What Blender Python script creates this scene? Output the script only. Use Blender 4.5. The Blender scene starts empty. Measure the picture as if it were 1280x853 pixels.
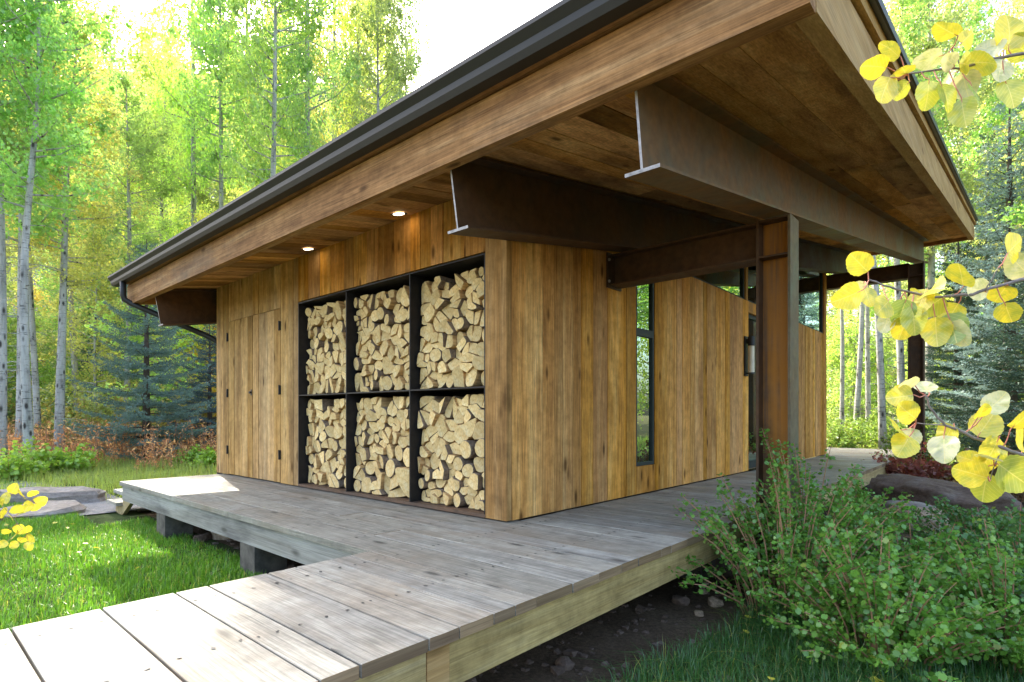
import bpy, math, random
import numpy as np
from mathutils import Vector, Matrix, noise as mnoise
R = math.radians
SC = bpy.context.scene
COL = SC.collection
rng = random.Random(7)

# ------------------------------------------------------------------ helpers
def tag(o, label=None, cat=None, group=None, kind=None):
    if label: o['label'] = label
    if cat: o['category'] = cat
    if group: o['group'] = group
    if kind: o['kind'] = kind
    return o

def empty(name, loc=(0, 0, 0), rz=0.0):
    o = bpy.data.objects.new(name, None)
    o.location = loc
    o.rotation_euler = (0, 0, rz)
    o.empty_display_size = 0.2
    COL.objects.link(o)
    return o

class MB:
    """collects faces into one mesh"""
    def __init__(s):
        s.v = []; s.f = []; s.m = []; s.r = []; s.cur = 0.0; s.mi = 0
    def face(s, idx, mi=None, r=None):
        s.f.append(idx); s.m.append(s.mi if mi is None else mi); s.r.append(s.cur if r is None else r)
    def poly(s, pts, mi=None):
        b = len(s.v); s.v += [tuple(p) for p in pts]
        s.face(list(range(b, b + len(pts))), mi)
    def box(s, x0, x1, y0, y1, z0, z1, mi=None):
        b = len(s.v)
        s.v += [(x0, y0, z0), (x1, y0, z0), (x1, y1, z0), (x0, y1, z0), (x0, y0, z1), (x1, y0, z1), (x1, y1, z1), (x0, y1, z1)]
        for q in ((0, 3, 2, 1), (4, 5, 6, 7), (0, 1, 5, 4), (1, 2, 6, 5), (2, 3, 7, 6), (3, 0, 4, 7)):
            s.face([b + i for i in q], mi)
    def prism(s, prof, p0, L, U, V, length, cap_mi=None, mi=None):
        """profile (a,b) in the U,V frame, extruded along L"""
        p0, L, U, V = Vector(p0), Vector(L), Vector(U), Vector(V)
        b = len(s.v); n = len(prof)
        for t in (0, length):
            for a, c in prof:
                s.v.append(tuple(p0 + L * t + U * a + V * c))
        flip = U.cross(V).dot(L) < 0
        area = sum(prof[i][0] * prof[(i + 1) % n][1] - prof[(i + 1) % n][0] * prof[i][1] for i in range(n))
        if area < 0: flip = not flip
        for i in range(n):
            j = (i + 1) % n
            q = [b + i, b + j, b + n + j, b + n + i]
            s.face(q[::-1] if flip else q, mi)
        c0 = [b + i for i in range(n)]; c1 = [b + n + i for i in range(n)]
        s.face(c0 if flip else c0[::-1], cap_mi if cap_mi is not None else mi)
        s.face(c1[::-1] if flip else c1, cap_mi if cap_mi is not None else mi)
    def tube(s, pts, rad, n=6, mi=None, cap=True):
        pts = [Vector(p) for p in pts]
        if not isinstance(rad, (list, tuple)): rad = [rad] * len(pts)
        b = len(s.v); prev = None
        for i, p in enumerate(pts):
            d = (pts[min(i + 1, len(pts) - 1)] - pts[max(i - 1, 0)])
            if d.length < 1e-9: d = Vector((0, 0, 1))
            d.normalize()
            if prev is None:
                u = d.orthogonal().normalized()
            else:
                u = (prev - d * prev.dot(d))
                u = u.normalized() if u.length > 1e-6 else d.orthogonal().normalized()
            prev = u; w = d.cross(u)
            for k in range(n):
                a = 2 * math.pi * k / n
                s.v.append(tuple(p + (u * math.cos(a) + w * math.sin(a)) * rad[i]))
        for i in range(len(pts) - 1):
            for k in range(n):
                k2 = (k + 1) % n
                s.face([b + i * n + k, b + i * n + k2, b + (i + 1) * n + k2, b + (i + 1) * n + k], mi)
        if cap:
            s.face([b + k for k in range(n)][::-1], mi)
            s.face([b + (len(pts) - 1) * n + k for k in range(n)], mi)
    def build(s, name, mats, parent=None, smooth=False):
        me = bpy.data.meshes.new(name)
        me.from_pydata(s.v, [], s.f)
        if not isinstance(mats, (list, tuple)): mats = [mats]
        for m in mats: me.materials.append(m)
        me.polygons.foreach_set('material_index', s.m)
        if smooth: me.polygons.foreach_set('use_smooth', [True] * len(s.f))
        at = me.attributes.new('rnd', 'FLOAT', 'FACE')
        at.data.foreach_set('value', s.r)
        me.update()
        o = bpy.data.objects.new(name, me)
        COL.objects.link(o)
        if parent: o.parent = parent
        return o

def np_mesh(name, verts, nper, mats, rnd=None, parent=None, link=True, tri_lists=None):
    """verts (N*nper,3): N polygons of nper verts each"""
    n = len(verts) // nper
    me = bpy.data.meshes.new(name)
    me.vertices.add(len(verts)); me.vertices.foreach_set('co', np.asarray(verts, np.float32).ravel())
    me.loops.add(n * nper); me.loops.foreach_set('vertex_index', np.arange(n * nper, dtype=np.int32))
    me.polygons.add(n); me.polygons.foreach_set('loop_start', np.arange(0, n * nper, nper, dtype=np.int32))
    if not isinstance(mats, (list, tuple)): mats = [mats]
    for m in mats: me.materials.append(m)
    if rnd is not None:
        at = me.attributes.new('rnd', 'FLOAT', 'FACE'); at.data.foreach_set('value', np.asarray(rnd, np.float32))
    me.update(calc_edges=True)
    if not link: return me
    o = bpy.data.objects.new(name, me); COL.objects.link(o)
    if parent: o.parent = parent
    return o

def mesh_obj(name, me, parent=None):
    o = bpy.data.objects.new(name, me); COL.objects.link(o)
    if parent: o.parent = parent
    return o

# ------------------------------------------------------------------ materials
class NT:
    def __init__(s, name):
        s.mat = bpy.data.materials.new(name); s.mat.use_nodes = True
        s.t = s.mat.node_tree; s.t.nodes.clear()
        s.out = s.n('ShaderNodeOutputMaterial')
    def n(s, typ, **kw):
        nd = s.t.nodes.new(typ)
        for k, v in kw.items():
            if k.startswith('i_'):
                key = k[2:]
                key = int(key) if key.isdigit() else key.replace('_', ' ')
                nd.inputs[key].default_value = v
            else: setattr(nd, k, v)
        return nd
    def l(s, a, b): s.t.links.new(a, b)
    def math(s, op, a, b=None, c=None, clamp=False):
        nd = s.n('ShaderNodeMath', operation=op, use_clamp=clamp)
        for i, x in enumerate((a, b, c)):
            if x is None: continue
            if isinstance(x, (int, float)): nd.inputs[i].default_value = x
            else: s.l(x, nd.inputs[i])
        return nd.outputs[0]
    def mix(s, fac, a, b, blend='MIX'):
        nd = s.n('ShaderNodeMix', data_type='RGBA', blend_type=blend)
        for i, x in ((0, fac), (6, a), (7, b)):
            if isinstance(x, (int, float)): nd.inputs[i].default_value = x
            elif isinstance(x, tuple): nd.inputs[i].default_value = (*x, 1) if len(x) == 3 else x
            else: s.l(x, nd.inputs[i])
        return nd.outputs[2]
    def ramp(s, fac, stops, interp='LINEAR'):
        nd = s.n('ShaderNodeValToRGB'); nd.color_ramp.interpolation = interp
        e = nd.color_ramp.elements
        while len(e) < len(stops): e.new(0.5)
        for el, (p, c) in zip(e, stops):
            el.position = p
            el.color = (c, c, c, 1) if isinstance(c, (int, float)) else (*c, 1)
        s.l(fac, nd.inputs[0]); return nd.outputs[0]
    def coord(s, scale=(1, 1, 1), off=None):
        tc = s.n('ShaderNodeTexCoord'); v = tc.outputs['Object']
        if off is not None:
            a = s.n('ShaderNodeVectorMath', operation='ADD'); s.l(v, a.inputs[0]); s.l(off, a.inputs[1]); v = a.outputs[0]
        m = s.n('ShaderNodeMapping'); m.inputs['Scale'].default_value = scale
        s.l(v, m.inputs['Vector']); return m.outputs[0]
    def noise(s, vec, scale=1, detail=4, rough=.55, dist=0.0):
        nd = s.n('ShaderNodeTexNoise'); nd.inputs['Scale'].default_value = scale
        nd.inputs['Detail'].default_value = detail; nd.inputs['Roughness'].default_value = rough
        nd.inputs['Distortion'].default_value = dist
        s.l(vec, nd.inputs['Vector']); return nd.outputs['Fac']
    def rnd(s):
        return s.n('ShaderNodeAttribute', attribute_name='rnd').outputs['Fac']
    def rnd_off(s, k=57.3):
        r = s.math('MULTIPLY', s.rnd(), k)
        c = s.n('ShaderNodeCombineXYZ'); s.l(r, c.inputs[0]); s.l(s.math('MULTIPLY', r, 1.7), c.inputs[1]); s.l(s.math('MULTIPLY', r, 2.3), c.inputs[2])
        return c.outputs[0]
    def hash(s, k=1.0):
        w = s.n('ShaderNodeTexWhiteNoise', noise_dimensions='1D'); s.l(s.math('MULTIPLY', s.rnd(), k), w.inputs['W'])
        return w.outputs['Value']
    def bump(s, h, strength=.3, dist=.01):
        b = s.n('ShaderNodeBump'); b.inputs['Strength'].default_value = strength; b.inputs['Distance'].default_value = dist
        s.l(h, b.inputs['Height']); return b.outputs[0]
    def principled(s, color, rough=.7, metal=0.0, normal=None, spec=.5):
        p = s.n('ShaderNodeBsdfPrincipled')
        for k, x in (('Base Color', color), ('Roughness', rough), ('Metallic', metal), ('Specular IOR Level', spec)):
            if isinstance(x, (int, float)): p.inputs[k].default_value = x
            elif isinstance(x, tuple): p.inputs[k].default_value = (*x, 1)
            else: s.l(x, p.inputs[k])
        if normal is not None: s.l(normal, p.inputs['Normal'])
        s.l(p.outputs[0], s.out.inputs[0]); return p

def axis_scale(axis, along, across):
    return tuple(along if a == axis else across for a in 'xyz')

def wood(name, axis, dark, mid, light, tint2=None, var=.45, stain=.35, stain_col=(.05, .03, .018), knots=.55, rough=.75, saw=0.0, bump=.35, grain=.35, patch=0, crack=0):
    m = NT(name); off = m.rnd_off()
    big = m.noise(m.coord(axis_scale(axis, .55, 9), off), 1, 6, .62, .5)
    base = m.ramp(big, [(.25, dark), (.5, mid), (.75, light)])
    if tint2:
        base = m.mix(m.math('MULTIPLY', m.hash(31.7), .75), base, m.mix(.6, base, tint2))
    fine = m.noise(m.coord(axis_scale(axis, 3, 130), off), 1, 3, .6)
    fr = m.ramp(fine, [(.3, 1 - grain), (.65, 1.0)])
    base = m.mix(1, base, fr, 'MULTIPLY')
    blot = m.noise(m.coord(axis_scale(axis, .8, 2.6), off), 1, 5, .6, .3)
    base = m.mix(m.math('MULTIPLY', m.ramp(blot, [(.52, 0.0), (.72, 1.0)]), stain), base, stain_col)
    if crack:                                            # dark checks and rough-sawn streaks along the grain
        ck = m.noise(m.coord(axis_scale(axis, 1.6, 46), off), 1, 5, .7, .3)
        base = m.mix(m.math('MULTIPLY', m.ramp(ck, [(.56, 0.0), (.68, 1.0)]), crack), base, tuple(c * .45 for c in dark))
        mot = m.noise(m.coord((9, 9, 9), off), 1, 5, .7)
        base = m.mix(1, base, m.ramp(mot, [(.3, .72), (.62, 1.08)]), 'MULTIPLY')
    if patch:                                            # walked-in dirt, across the boards
        pn = m.noise(m.coord((.9, 1.6, 1)), 1, 6, .68, .6)
        base = m.mix(m.math('MULTIPLY', m.ramp(pn, [(.48, 0.0), (.66, 1.0)]), patch), base, (.26, .205, .145))
    if knots:
        vo = m.n('ShaderNodeTexVoronoi', feature='F1'); vo.inputs['Scale'].default_value = 1
        kc = m.coord(axis_scale(axis, 2.2, 6.5), off); m.l(kc, vo.inputs['Vector'])
        gate = m.math('GREATER_THAN', m.n('ShaderNodeSeparateColor').outputs[0], .38)
        sep = gate.node.inputs[0].links[0].from_node; m.l(vo.outputs['Color'], sep.inputs[0])
        k = m.ramp(vo.outputs['Distance'], [(.07, 1.0), (.20, 0.0)])
        kf = m.math('MULTIPLY', m.math('MULTIPLY', k, gate), knots)
        base = m.mix(kf, base, tuple(c * .28 for c in dark))
    val = m.math('ADD', m.math('MULTIPLY', m.hash(11.3), var), 1 - var * .5)
    hs = m.n('ShaderNodeHueSaturation'); m.l(base, hs.inputs['Color']); m.l(val, hs.inputs['Value'])
    m.l(m.math('ADD', m.math('MULTIPLY', m.hash(77.1), .16), .92 if patch else .95), hs.inputs['Saturation'])
    col = hs.outputs[0]
    h = m.math('ADD', m.math('MULTIPLY', fine, .6), m.math('MULTIPLY', big, .8))
    if saw:
        wv = m.n('ShaderNodeTexWave', wave_type='BANDS', bands_direction=axis.upper())
        wv.inputs['Scale'].default_value = 6; wv.inputs['Distortion'].default_value = 5; wv.inputs['Detail'].default_value = 2
        m.l(m.coord((1, 1, 1), off), wv.inputs['Vector'])
        col = m.mix(saw, col, m.ramp(wv.outputs['Fac'], [(.2, .5), (.7, 1.0)]), 'MULTIPLY')
        h = m.math('ADD', h, m.math('MULTIPLY', wv.outputs['Fac'], .5))
    m.principled(col, rough, 0, m.bump(h, bump, .006), .25 if patch else .1)
    return m.mat

M = {}
M['siding'] = wood('siding_wood', 'z', (.42, .18, .05), (.73, .375, .115), (.88, .56, .22), tint2=(.58, .24, .06), var=.5, stain=.6, stain_col=(.19, .085, .03), knots=.95, grain=.5, crack=.75)
M['siding_pale'] = wood('closet_wood', 'z', (.40, .205, .07), (.68, .42, .17), (.82, .57, .27), tint2=(.50, .29, .12), var=.42, stain=.7, stain_col=(.19, .11, .05), knots=.95, grain=.5, crack=.6)
M['post'] = wood('corner_post_wood', 'z', (.28, .14, .05), (.50, .28, .11), (.62, .39, .18), var=.1, stain=.5, grain=.5, crack=.5)
M['deck'] = wood('deck_wood', 'x', (.225, .212, .18), (.405, .388, .335), (.50, .485, .42), tint2=(.42, .375, .28), var=.28, stain=.6, stain_col=(.22, .165, .11), knots=.9, rough=.6, bump=.6, grain=.5, patch=.6, crack=.55)
M['deck_end'] = wood('deck_end_grain', 'y', (.16, .10, .06), (.28, .19, .11), (.38, .27, .17), var=.5, stain=.4, knots=0)
M['rim_y'] = wood('rim_wood', 'y', (.33, .225, .09), (.49, .365, .165), (.56, .45, .25), var=.25, stain=.4, stain_col=(.18, .12, .05), knots=.85, crack=.35)
M['rim_x'] = wood('weathered_rim_wood', 'x', (.26, .24, .20), (.40, .385, .34), (.50, .49, .45), var=.2, stain=.8, stain_col=(.05, .045, .05), knots=.7)
M['fascia_x'] = wood('fascia_wood', 'x', (.22, .105, .045), (.43, .235, .105), (.57, .37, .19), var=.15, stain=.7, stain_col=(.16, .115, .08), knots=.8, grain=.5, crack=.5)
M['fascia_y'] = wood('rake_wood', 'y', (.34, .19, .075), (.52, .33, .145), (.62, .44, .23), var=.2, stain=.3, knots=.5)
M['soffit'] = wood('soffit_wood', 'y', (.30, .13, .04), (.66, .34, .115), (.88, .54, .22), tint2=(.34, .15, .045), var=.95, stain=.8, stain_col=(.05, .022, .01), knots=.85, saw=.12, grain=.45)
M['trim_wood'] = wood('window_post_wood', 'z', (.30, .16, .06), (.42, .24, .09), (.5, .3, .13), var=.2, stain=.2)
M['interior'] = wood('interior_wood', 'y', (.25, .18, .10), (.35, .26, .16), (.42, .33, .22), var=.3, stain=.1)

def steel(name, base, rust, amount=.4, rough=.5, streak=None, metal=.35):
    m = NT(name)
    n1 = m.noise(m.coord((1.5, 1.5, 1.5)), 1, 6, .65, .4)
    c = m.mix(m.ramp(n1, [(.38, 0.0), (.62, amount)]), base, rust)
    n2 = m.noise(m.coord((14, 14, 14)), 1, 4, .6)
    c = m.mix(1, c, m.ramp(n2, [(.3, .72), (.7, 1.12)]), 'MULTIPLY')
    if streak:
        n3 = m.noise(m.coord((9, 9, .2)), 1, 4, .6)
        c = m.mix(m.ramp(n3, [(.40, 0.0), (.56, .85)]), c, streak)
        n4 = m.noise(m.coord((12, 12, .4)), 1, 4, .6)
        c = m.mix(m.ramp(n4, [(.5, 0.0), (.66, .8)]), c, (.055, .05, .052))
    m.principled(c, m.ramp(n1, [(.3, rough - .1), (.7, rough + .2)]), metal, m.bump(n2, .12, .004), .3)
    return m.mat
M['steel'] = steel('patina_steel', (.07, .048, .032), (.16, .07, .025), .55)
M['steel_lit'] = steel('lit_patina_steel', (.125, .088, .048), (.24, .105, .03), .8, metal=.1)  # lighter copy of the patina steel, the light on it put into the colour
M['steel_rust'] = steel('rusted_steel', (.15, .095, .05), (.30, .12, .02), .9, .6, streak=(.40, .155, .02), metal=.0)
M['steel_face'] = steel('grey_green_steel', (.135, .12, .075), (.22, .12, .05), .6, .55, metal=.15)
M['rack_steel'] = steel('blackened_steel', (.022, .023, .025), (.06, .04, .03), .35, .45)
M['rack_base'] = steel('rusty_plate', (.12, .085, .065), (.22, .12, .06), .6, .6)

def plain(name, col, rough=.5, metal=0.0, var=.0, scale=8, bump=0.0):
    m = NT(name)
    n1 = m.noise(m.coord((scale,) * 3), 1, 5, .6)
    c = m.mix(1, col, m.ramp(n1, [(.3, 1 - var), (.7, 1.0 + var * .4)]), 'MULTIPLY') if var else col
    m.principled(c, rough, metal, m.bump(n1, bump, .01) if bump else None)
    return m.mat
M['cut_steel'] = plain('bare_cut_steel', (.42, .40, .40), .5, .2, .5, 25)
M['gutter'] = plain('dark_bronze_gutter', (.020, .019, .015), .55, .1, .2, 5)
M['roof'] = plain('grey_roof_metal', (.10, .115, .115), .35, .6, .2, 3)
M['frame'] = plain('dark_window_frame', (.014, .019, .016), .6, 0, .2)
M['black_iron'] = plain('black_iron', (.02, .02, .02), .5, .3, .2)
M['screw'] = plain('dark_screw', (.03, .03, .035), .5, .5)
M['lamp_glass'] = plain('frosted_lamp_glass', (.66, .60, .45), .35, 0, .15)
M['pier'] = plain('weathered_block', (.11, .098, .08), .9, 0, .6, 9, .5)
def emis(name, col, st):
    m = NT(name); e = m.n('ShaderNodeEmission'); e.inputs[0].default_value = (*col, 1); e.inputs[1].default_value = st
    m.l(e.outputs[0], m.out.inputs[0]); return m.mat
M['bulb'] = emis('lit_bulb', (1, .86, .62), 3.0)
def glass(name, tint=(.50, .62, .54), refl=.40):
    m = NT(name)
    t = m.n('ShaderNodeBsdfTransparent'); t.inputs[0].default_value = (*tint, 1)
    g = m.n('ShaderNodeBsdfGlossy'); g.inputs['Roughness'].default_value = .004; g.inputs[0].default_value = (.78, .98, .84, 1)
    fr = m.n('ShaderNodeFresnel'); fr.inputs[0].default_value = 1.5
    f = m.math('ADD', m.math('MULTIPLY', fr.outputs[0], 1.2), refl, clamp=True)
    mx = m.n('ShaderNodeMixShader'); m.l(f, mx.inputs[0]); m.l(t.outputs[0], mx.inputs[1]); m.l(g.outputs[0], mx.inputs[2])
    m.l(mx.outputs[0], m.out.inputs[0]); return m.mat
M['glass'] = glass('window_glass')

def log_mat(name, end):
    m = NT(name)
    if end:
        tco = m.n('ShaderNodeTexCoord').outputs['Object']
        oi = m.n('ShaderNodeObjectInfo')
        n1 = m.noise(m.coord((26, 6, 26)), 1, 4, .6, .5)
        c = m.ramp(n1, [(.3, (.74, .47, .17)), (.5, (.92, .66, .29)), (.75, (.96, .77, .42))])
        fine = m.noise(m.coord((120, 30, 40)), 1, 3)
        c = m.mix(1, c, m.ramp(fine, [(.3, .8), (.6, 1.0)]), 'MULTIPLY')
        sx = m.n('ShaderNodeSeparateXYZ'); m.l(tco, sx.inputs[0])
        rr = m.n('ShaderNodeVectorMath', operation='LENGTH'); cb = m.n('ShaderNodeCombineXYZ'); m.l(m.math('ADD', sx.outputs[0], m.math('MULTIPLY', oi.outputs['Random'], .05)), cb.inputs[0]); m.l(m.math('ADD', sx.outputs[2], .03), cb.inputs[2]); m.l(cb.outputs[0], rr.inputs[0])
        ring = m.math('SINE', m.math('ADD', m.math('MULTIPLY', rr.outputs['Value'], 900.0), m.math('MULTIPLY', n1, 9.0)))
        c = m.mix(1, c, m.ramp(m.math('MULTIPLY_ADD', ring, .5, .5), [(0, .86), (1, 1.0)]), 'MULTIPLY')
        ckn = m.noise(m.coord((30, 8, 90)), 1, 4, .7, .8)
        c = m.mix(m.ramp(ckn, [(.60, 0.0), (.70, .55)]), c, (.36, .21, .09))
        hs = m.n('ShaderNodeHueSaturation'); m.l(c, hs.inputs['Color'])
        m.l(m.math('ADD', m.math('MULTIPLY', oi.outputs['Random'], .40), .76), hs.inputs['Value'])
        m.principled(hs.outputs[0], .85, 0, m.bump(fine, .3, .004), .2)
    else:
        n1 = m.noise(m.coord((40, 4, 40)), 1, 5, .6)
        c = m.ramp(n1, [(.35, (.36, .21, .085)), (.65, (.68, .45, .20))])
        m.principled(c, .9, 0, m.bump(n1, .5, .006), .2)
    return m.mat
M['log_end'] = log_mat('split_wood_end', True)
M['log_side'] = log_mat('split_wood_side', False)
M['bark'] = plain('grey_brown_bark', (.26, .19, .13), .9, 0, .6, 30, .5)

def leafmat(name, col=None, trans=1.0, yellow=(.75, .55, .03), yel_amt=.12, gloss=.06, var=.5, direct=False):
    """leaf colour comes from the object's own colour; each leaf varies"""
    m = NT(name)
    if col is None:
        oi = m.n('ShaderNodeObjectInfo'); c = oi.outputs['Color']
    else:
        rgb = m.n('ShaderNodeRGB'); rgb.outputs[0].default_value = (*col, 1); c = rgb.outputs[0]
    r = m.rnd()
    c = m.mix(m.ramp(r, [(1 - yel_amt - .02, 0.0), (1 - yel_amt + .02, .75)]), c, yellow)
    v = m.math('ADD', m.math('MULTIPLY', m.rnd() if direct else m.hash(91.7), var), 1 - var * .5)
    hs = m.n('ShaderNodeHueSaturation'); m.l(c, hs.inputs['Color']); m.l(v, hs.inputs['Value'])
    d = m.n('ShaderNodeBsdfDiffuse'); m.l(hs.outputs[0], d.inputs[0])
    tr = m.n('ShaderNodeBsdfTranslucent')
    tc = m.mix(1, hs.outputs[0], (trans * 1.2, trans * 1.12, trans * .85), 'MULTIPLY'); m.l(tc, tr.inputs[0])
    ad = m.n('ShaderNodeAddShader'); m.l(d.outputs[0], ad.inputs[0]); m.l(tr.outputs[0], ad.inputs[1])
    g = m.n('ShaderNodeBsdfGlossy'); g.inputs['Roughness'].default_value = .35
    mx = m.n('ShaderNodeMixShader'); mx.inputs[0].default_value = gloss
    m.l(ad.outputs[0], mx.inputs[1]); m.l(g.outputs[0], mx.inputs[2]); m.l(mx.outputs[0], m.out.inputs[0])
    return m.mat
M['aspen_leaf'] = leafmat('aspen_leaf', None, 2.1, yellow=(.34, .29, .05), yel_amt=.05, var=.75, direct=True)
def near_leafmat():
    m = NT('near_aspen_leaf')
    oi = m.n('ShaderNodeObjectInfo'); at = m.n('ShaderNodeAttribute', attribute_name='leafpos')
    sx = m.n('ShaderNodeSeparateXYZ'); m.l(at.outputs['Vector'], sx.inputs[0])
    ab = m.math('ABSOLUTE', sx.outputs[1])
    mid = m.ramp(ab, [(.006, 1.0), (.02, 0.0)])
    sv = m.math('SINE', m.math('MULTIPLY', m.math('SUBTRACT', sx.outputs[0], m.math('MULTIPLY', ab, .85)), 46.0))
    side = m.ramp(sv, [(.90, 0.0), (.99, .7)])
    vein = m.math('MAXIMUM', mid, side)
    of = m.n('ShaderNodeVectorMath', operation='ADD'); m.l(at.outputs['Vector'], of.inputs[0])
    cb = m.n('ShaderNodeCombineXYZ'); m.l(m.math('MULTIPLY', oi.outputs['Random'], 40.0), cb.inputs[0]); m.l(cb.outputs[0], of.inputs[1])
    n1 = m.noise(of.outputs[0], 2.2, 4, .6); n2 = m.noise(of.outputs[0], 7, 4, .6)
    c = m.mix(m.ramp(n1, [(.42, 0.0), (.70, .7)]), oi.outputs['Color'], (.20, .27, .045))
    c = m.mix(m.math('MULTIPLY', vein, .45), c, (.62, .55, .22))
    c = m.mix(m.ramp(n2, [(.70, 0.0), (.76, .8)]), c, (.16, .07, .02))
    d = m.n('ShaderNodeBsdfDiffuse'); m.l(c, d.inputs[0])
    tr = m.n('ShaderNodeBsdfTranslucent'); m.l(m.mix(1, c, (.78, .72, .5), 'MULTIPLY'), tr.inputs[0])
    ad = m.n('ShaderNodeAddShader'); m.l(d.outputs[0], ad.inputs[0]); m.l(tr.outputs[0], ad.inputs[1])
    g = m.n('ShaderNodeBsdfGlossy'); g.inputs['Roughness'].default_value = .4
    mx = m.n('ShaderNodeMixShader'); mx.inputs[0].default_value = .08
    m.l(ad.outputs[0], mx.inputs[1]); m.l(g.outputs[0], mx.inputs[2]); m.l(mx.outputs[0], m.out.inputs[0]); return m.mat
M['near_leaf'] = near_leafmat()
M['shrub_leaf'] = leafmat('currant_leaf', None, .8, yellow=(.16, .17, .03), yel_amt=.05, gloss=.05)
M['needle'] = leafmat('spruce_needle', None, .35, yellow=(.13, .14, .05), yel_amt=.05, gloss=.03)
M['grass'] = leafmat('grass_blade', None, 1.2, yellow=(.22, .22, .05), yel_amt=.08, gloss=.05, var=.6)
M['dry'] = leafmat('dry_fireweed', (.33, .16, .075), .9, yellow=(.5, .33, .15), yel_amt=.3, gloss=.02, var=.6)

def aspen_bark():
    m = NT('aspen_bark')
    oi = m.n('ShaderNodeObjectInfo')
    n1 = m.noise(m.coord((5, 5, 1.0)), 1, 6, .65)
    c = m.ramp(n1, [(.3, (.20, .195, .175)), (.5, (.42, .41, .37)), (.75, (.60, .585, .54))])
    vo = m.n('ShaderNodeTexVoronoi'); vo.inputs['Scale'].default_value = 1; m.l(m.coord((5.5, 5.5, 2.8)), vo.inputs['Vector'])
    scar = m.ramp(vo.outputs['Distance'], [(.14, 1.0), (.30, 0.0)])
    n2 = m.noise(m.coord((4, 4, 26)), 1, 5, .7)
    sc2 = m.ramp(n2, [(.56, 0.0), (.66, .85)])
    c = m.mix(m.math('MAXIMUM', m.math('MULTIPLY', scar, .95), sc2), c, (.035, .03, .025))
    m.principled(c, .8, 0, m.bump(n2, .6, .02), .2); return m.mat
M['aspen_bark'] = aspen_bark()
M['stem'] = plain('reddish_stem', (.40, .21, .11), .8, 0, .3, 20)
M['twig'] = plain('grey_twig', (.24, .20, .18), .7, 0, .4, 60, .2)
M['petiole'] = plain('red_petiole', (.55, .20, .13), .5)
M['spruce_bark'] = plain('spruce_bark', (.10, .075, .055), .95, 0, .5, 12, .5)

def rock(name, a, b, c):
    m = NT(name)
    n1 = m.noise(m.coord((2.2, 2.2, 5)), 1, 8, .65, .4); n2 = m.noise(m.coord((18, 18, 18)), 1, 5, .7)
    col = m.ramp(n1, [(.3, a), (.5, b), (.72, c)])
    col = m.mix(1, col, m.ramp(n2, [(.3, .6), (.7, 1.1)]), 'MULTIPLY')
    m.principled(col, .9, 0, m.bump(m.math('ADD', n1, n2), .7, .03), .25); return m.mat
M['boulder'] = rock('brown_boulder', (.095, .062, .044), (.165, .115, .085), (.25, .215, .18))
M['sandstone'] = rock('tan_sandstone', (.30, .20, .13), (.42, .31, .21), (.5, .42, .32))
M['slab'] = rock('grey_brown_slab', (.20, .17, .14), (.33, .29, .25), (.44, .40, .36))
M['cliff'] = rock('cliff_rock', (.15, .15, .15), (.24, .24, .24), (.33, .33, .32))

def ground_mat(name, cols, sc=1.0, bump=.6):
    m = NT(name)
    n1 = m.noise(m.coord((sc * .6,) * 3), 1, 6, .6); n2 = m.noise(m.coord((sc * 25,) * 3), 1, 6, .7)
    c = m.ramp(n1, [(.3, cols[0]), (.5, cols[1]), (.7, cols[2])])
    c = m.mix(1, c, m.ramp(n2, [(.3, .45), (.7, 1.25)]), 'MULTIPLY')
    m.principled(c, .95, 0, m.bump(n2, bump, .03), .15); return m.mat
M['floor'] = ground_mat('forest_floor', [(.10, .075, .035), (.11, .10, .04), (.16, .11, .06)])
M['dirt'] = ground_mat('bare_dirt', [(.075, .05, .03), (.125, .085, .052), (.19, .14, .09)], 2, 1.0)
M['lawn'] = ground_mat('lawn_soil', [(.035, .06, .012), (.05, .085, .018), (.06, .075, .025)], 2)
M['path'] = ground_mat('gravel', [(.22, .21, .2), (.30, .29, .28), (.36, .35, .33)], 3)

# ------------------------------------------------------------------ camera, sun, sky
CAM = Vector((2.9765, -3.3009, .85)); YAW = R(41.6254); FPX = 701.9
FWD = Vector((-math.sin(YAW), math.cos(YAW), 0)); RGT = Vector((math.cos(YAW), math.sin(YAW), 0))
cam = bpy.data.cameras.new('camera'); cam.sensor_width = 36; cam.lens = FPX * 36 / 1280; cam.shift_y = 92.5 / 1280
cam.clip_start = .05; cam.clip_end = 2000
co = bpy.data.objects.new('camera', cam); co.location = CAM; co.rotation_euler = (R(90), 0, YAW); COL.objects.link(co); SC.camera = co
def spot(u, d, z=0.0):
    """a place at bearing tangent u and distance d ahead of where the photographer stood"""
    p = CAM + (FWD + RGT * u) * d
    return Vector((p.x, p.y, z))

SUN_EL = R(38); SUN_H = Vector((-.966, .258, 0)).normalized()
SUN_DIR = SUN_H * math.cos(SUN_EL) + Vector((0, 0, math.sin(SUN_EL)))
sl = bpy.data.lights.new('sun', 'SUN'); sl.energy = 2.0; sl.angle = R(.55); sl.color = (1, .93, .80)
so = bpy.data.objects.new('sun', sl); so.rotation_euler = SUN_DIR.to_track_quat('Z', 'Y').to_euler(); so.location = (-10, 3, 20); COL.objects.link(so)
w = bpy.data.worlds.new('World'); SC.world = w; w.use_nodes = True
wt = w.node_tree; bg = wt.nodes['Background']
sky = wt.nodes.new('ShaderNodeTexSky'); sky.sky_type = 'NISHITA'; sky.sun_disc = False
sky.sun_elevation = SUN_EL; sky.sun_rotation = math.atan2(SUN_H.x, SUN_H.y)
sky.air_density = 1.0; sky.dust_density = 5.0; sky.ozone_density = .6
wt.links.new(sky.outputs[0], bg.inputs[0]); bg.inputs[1].default_value = .15
SC.view_settings.view_transform = 'Standard'; SC.view_settings.look = 'None'; SC.view_settings.gamma = 1
SC.view_settings.exposure = 2.55
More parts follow.
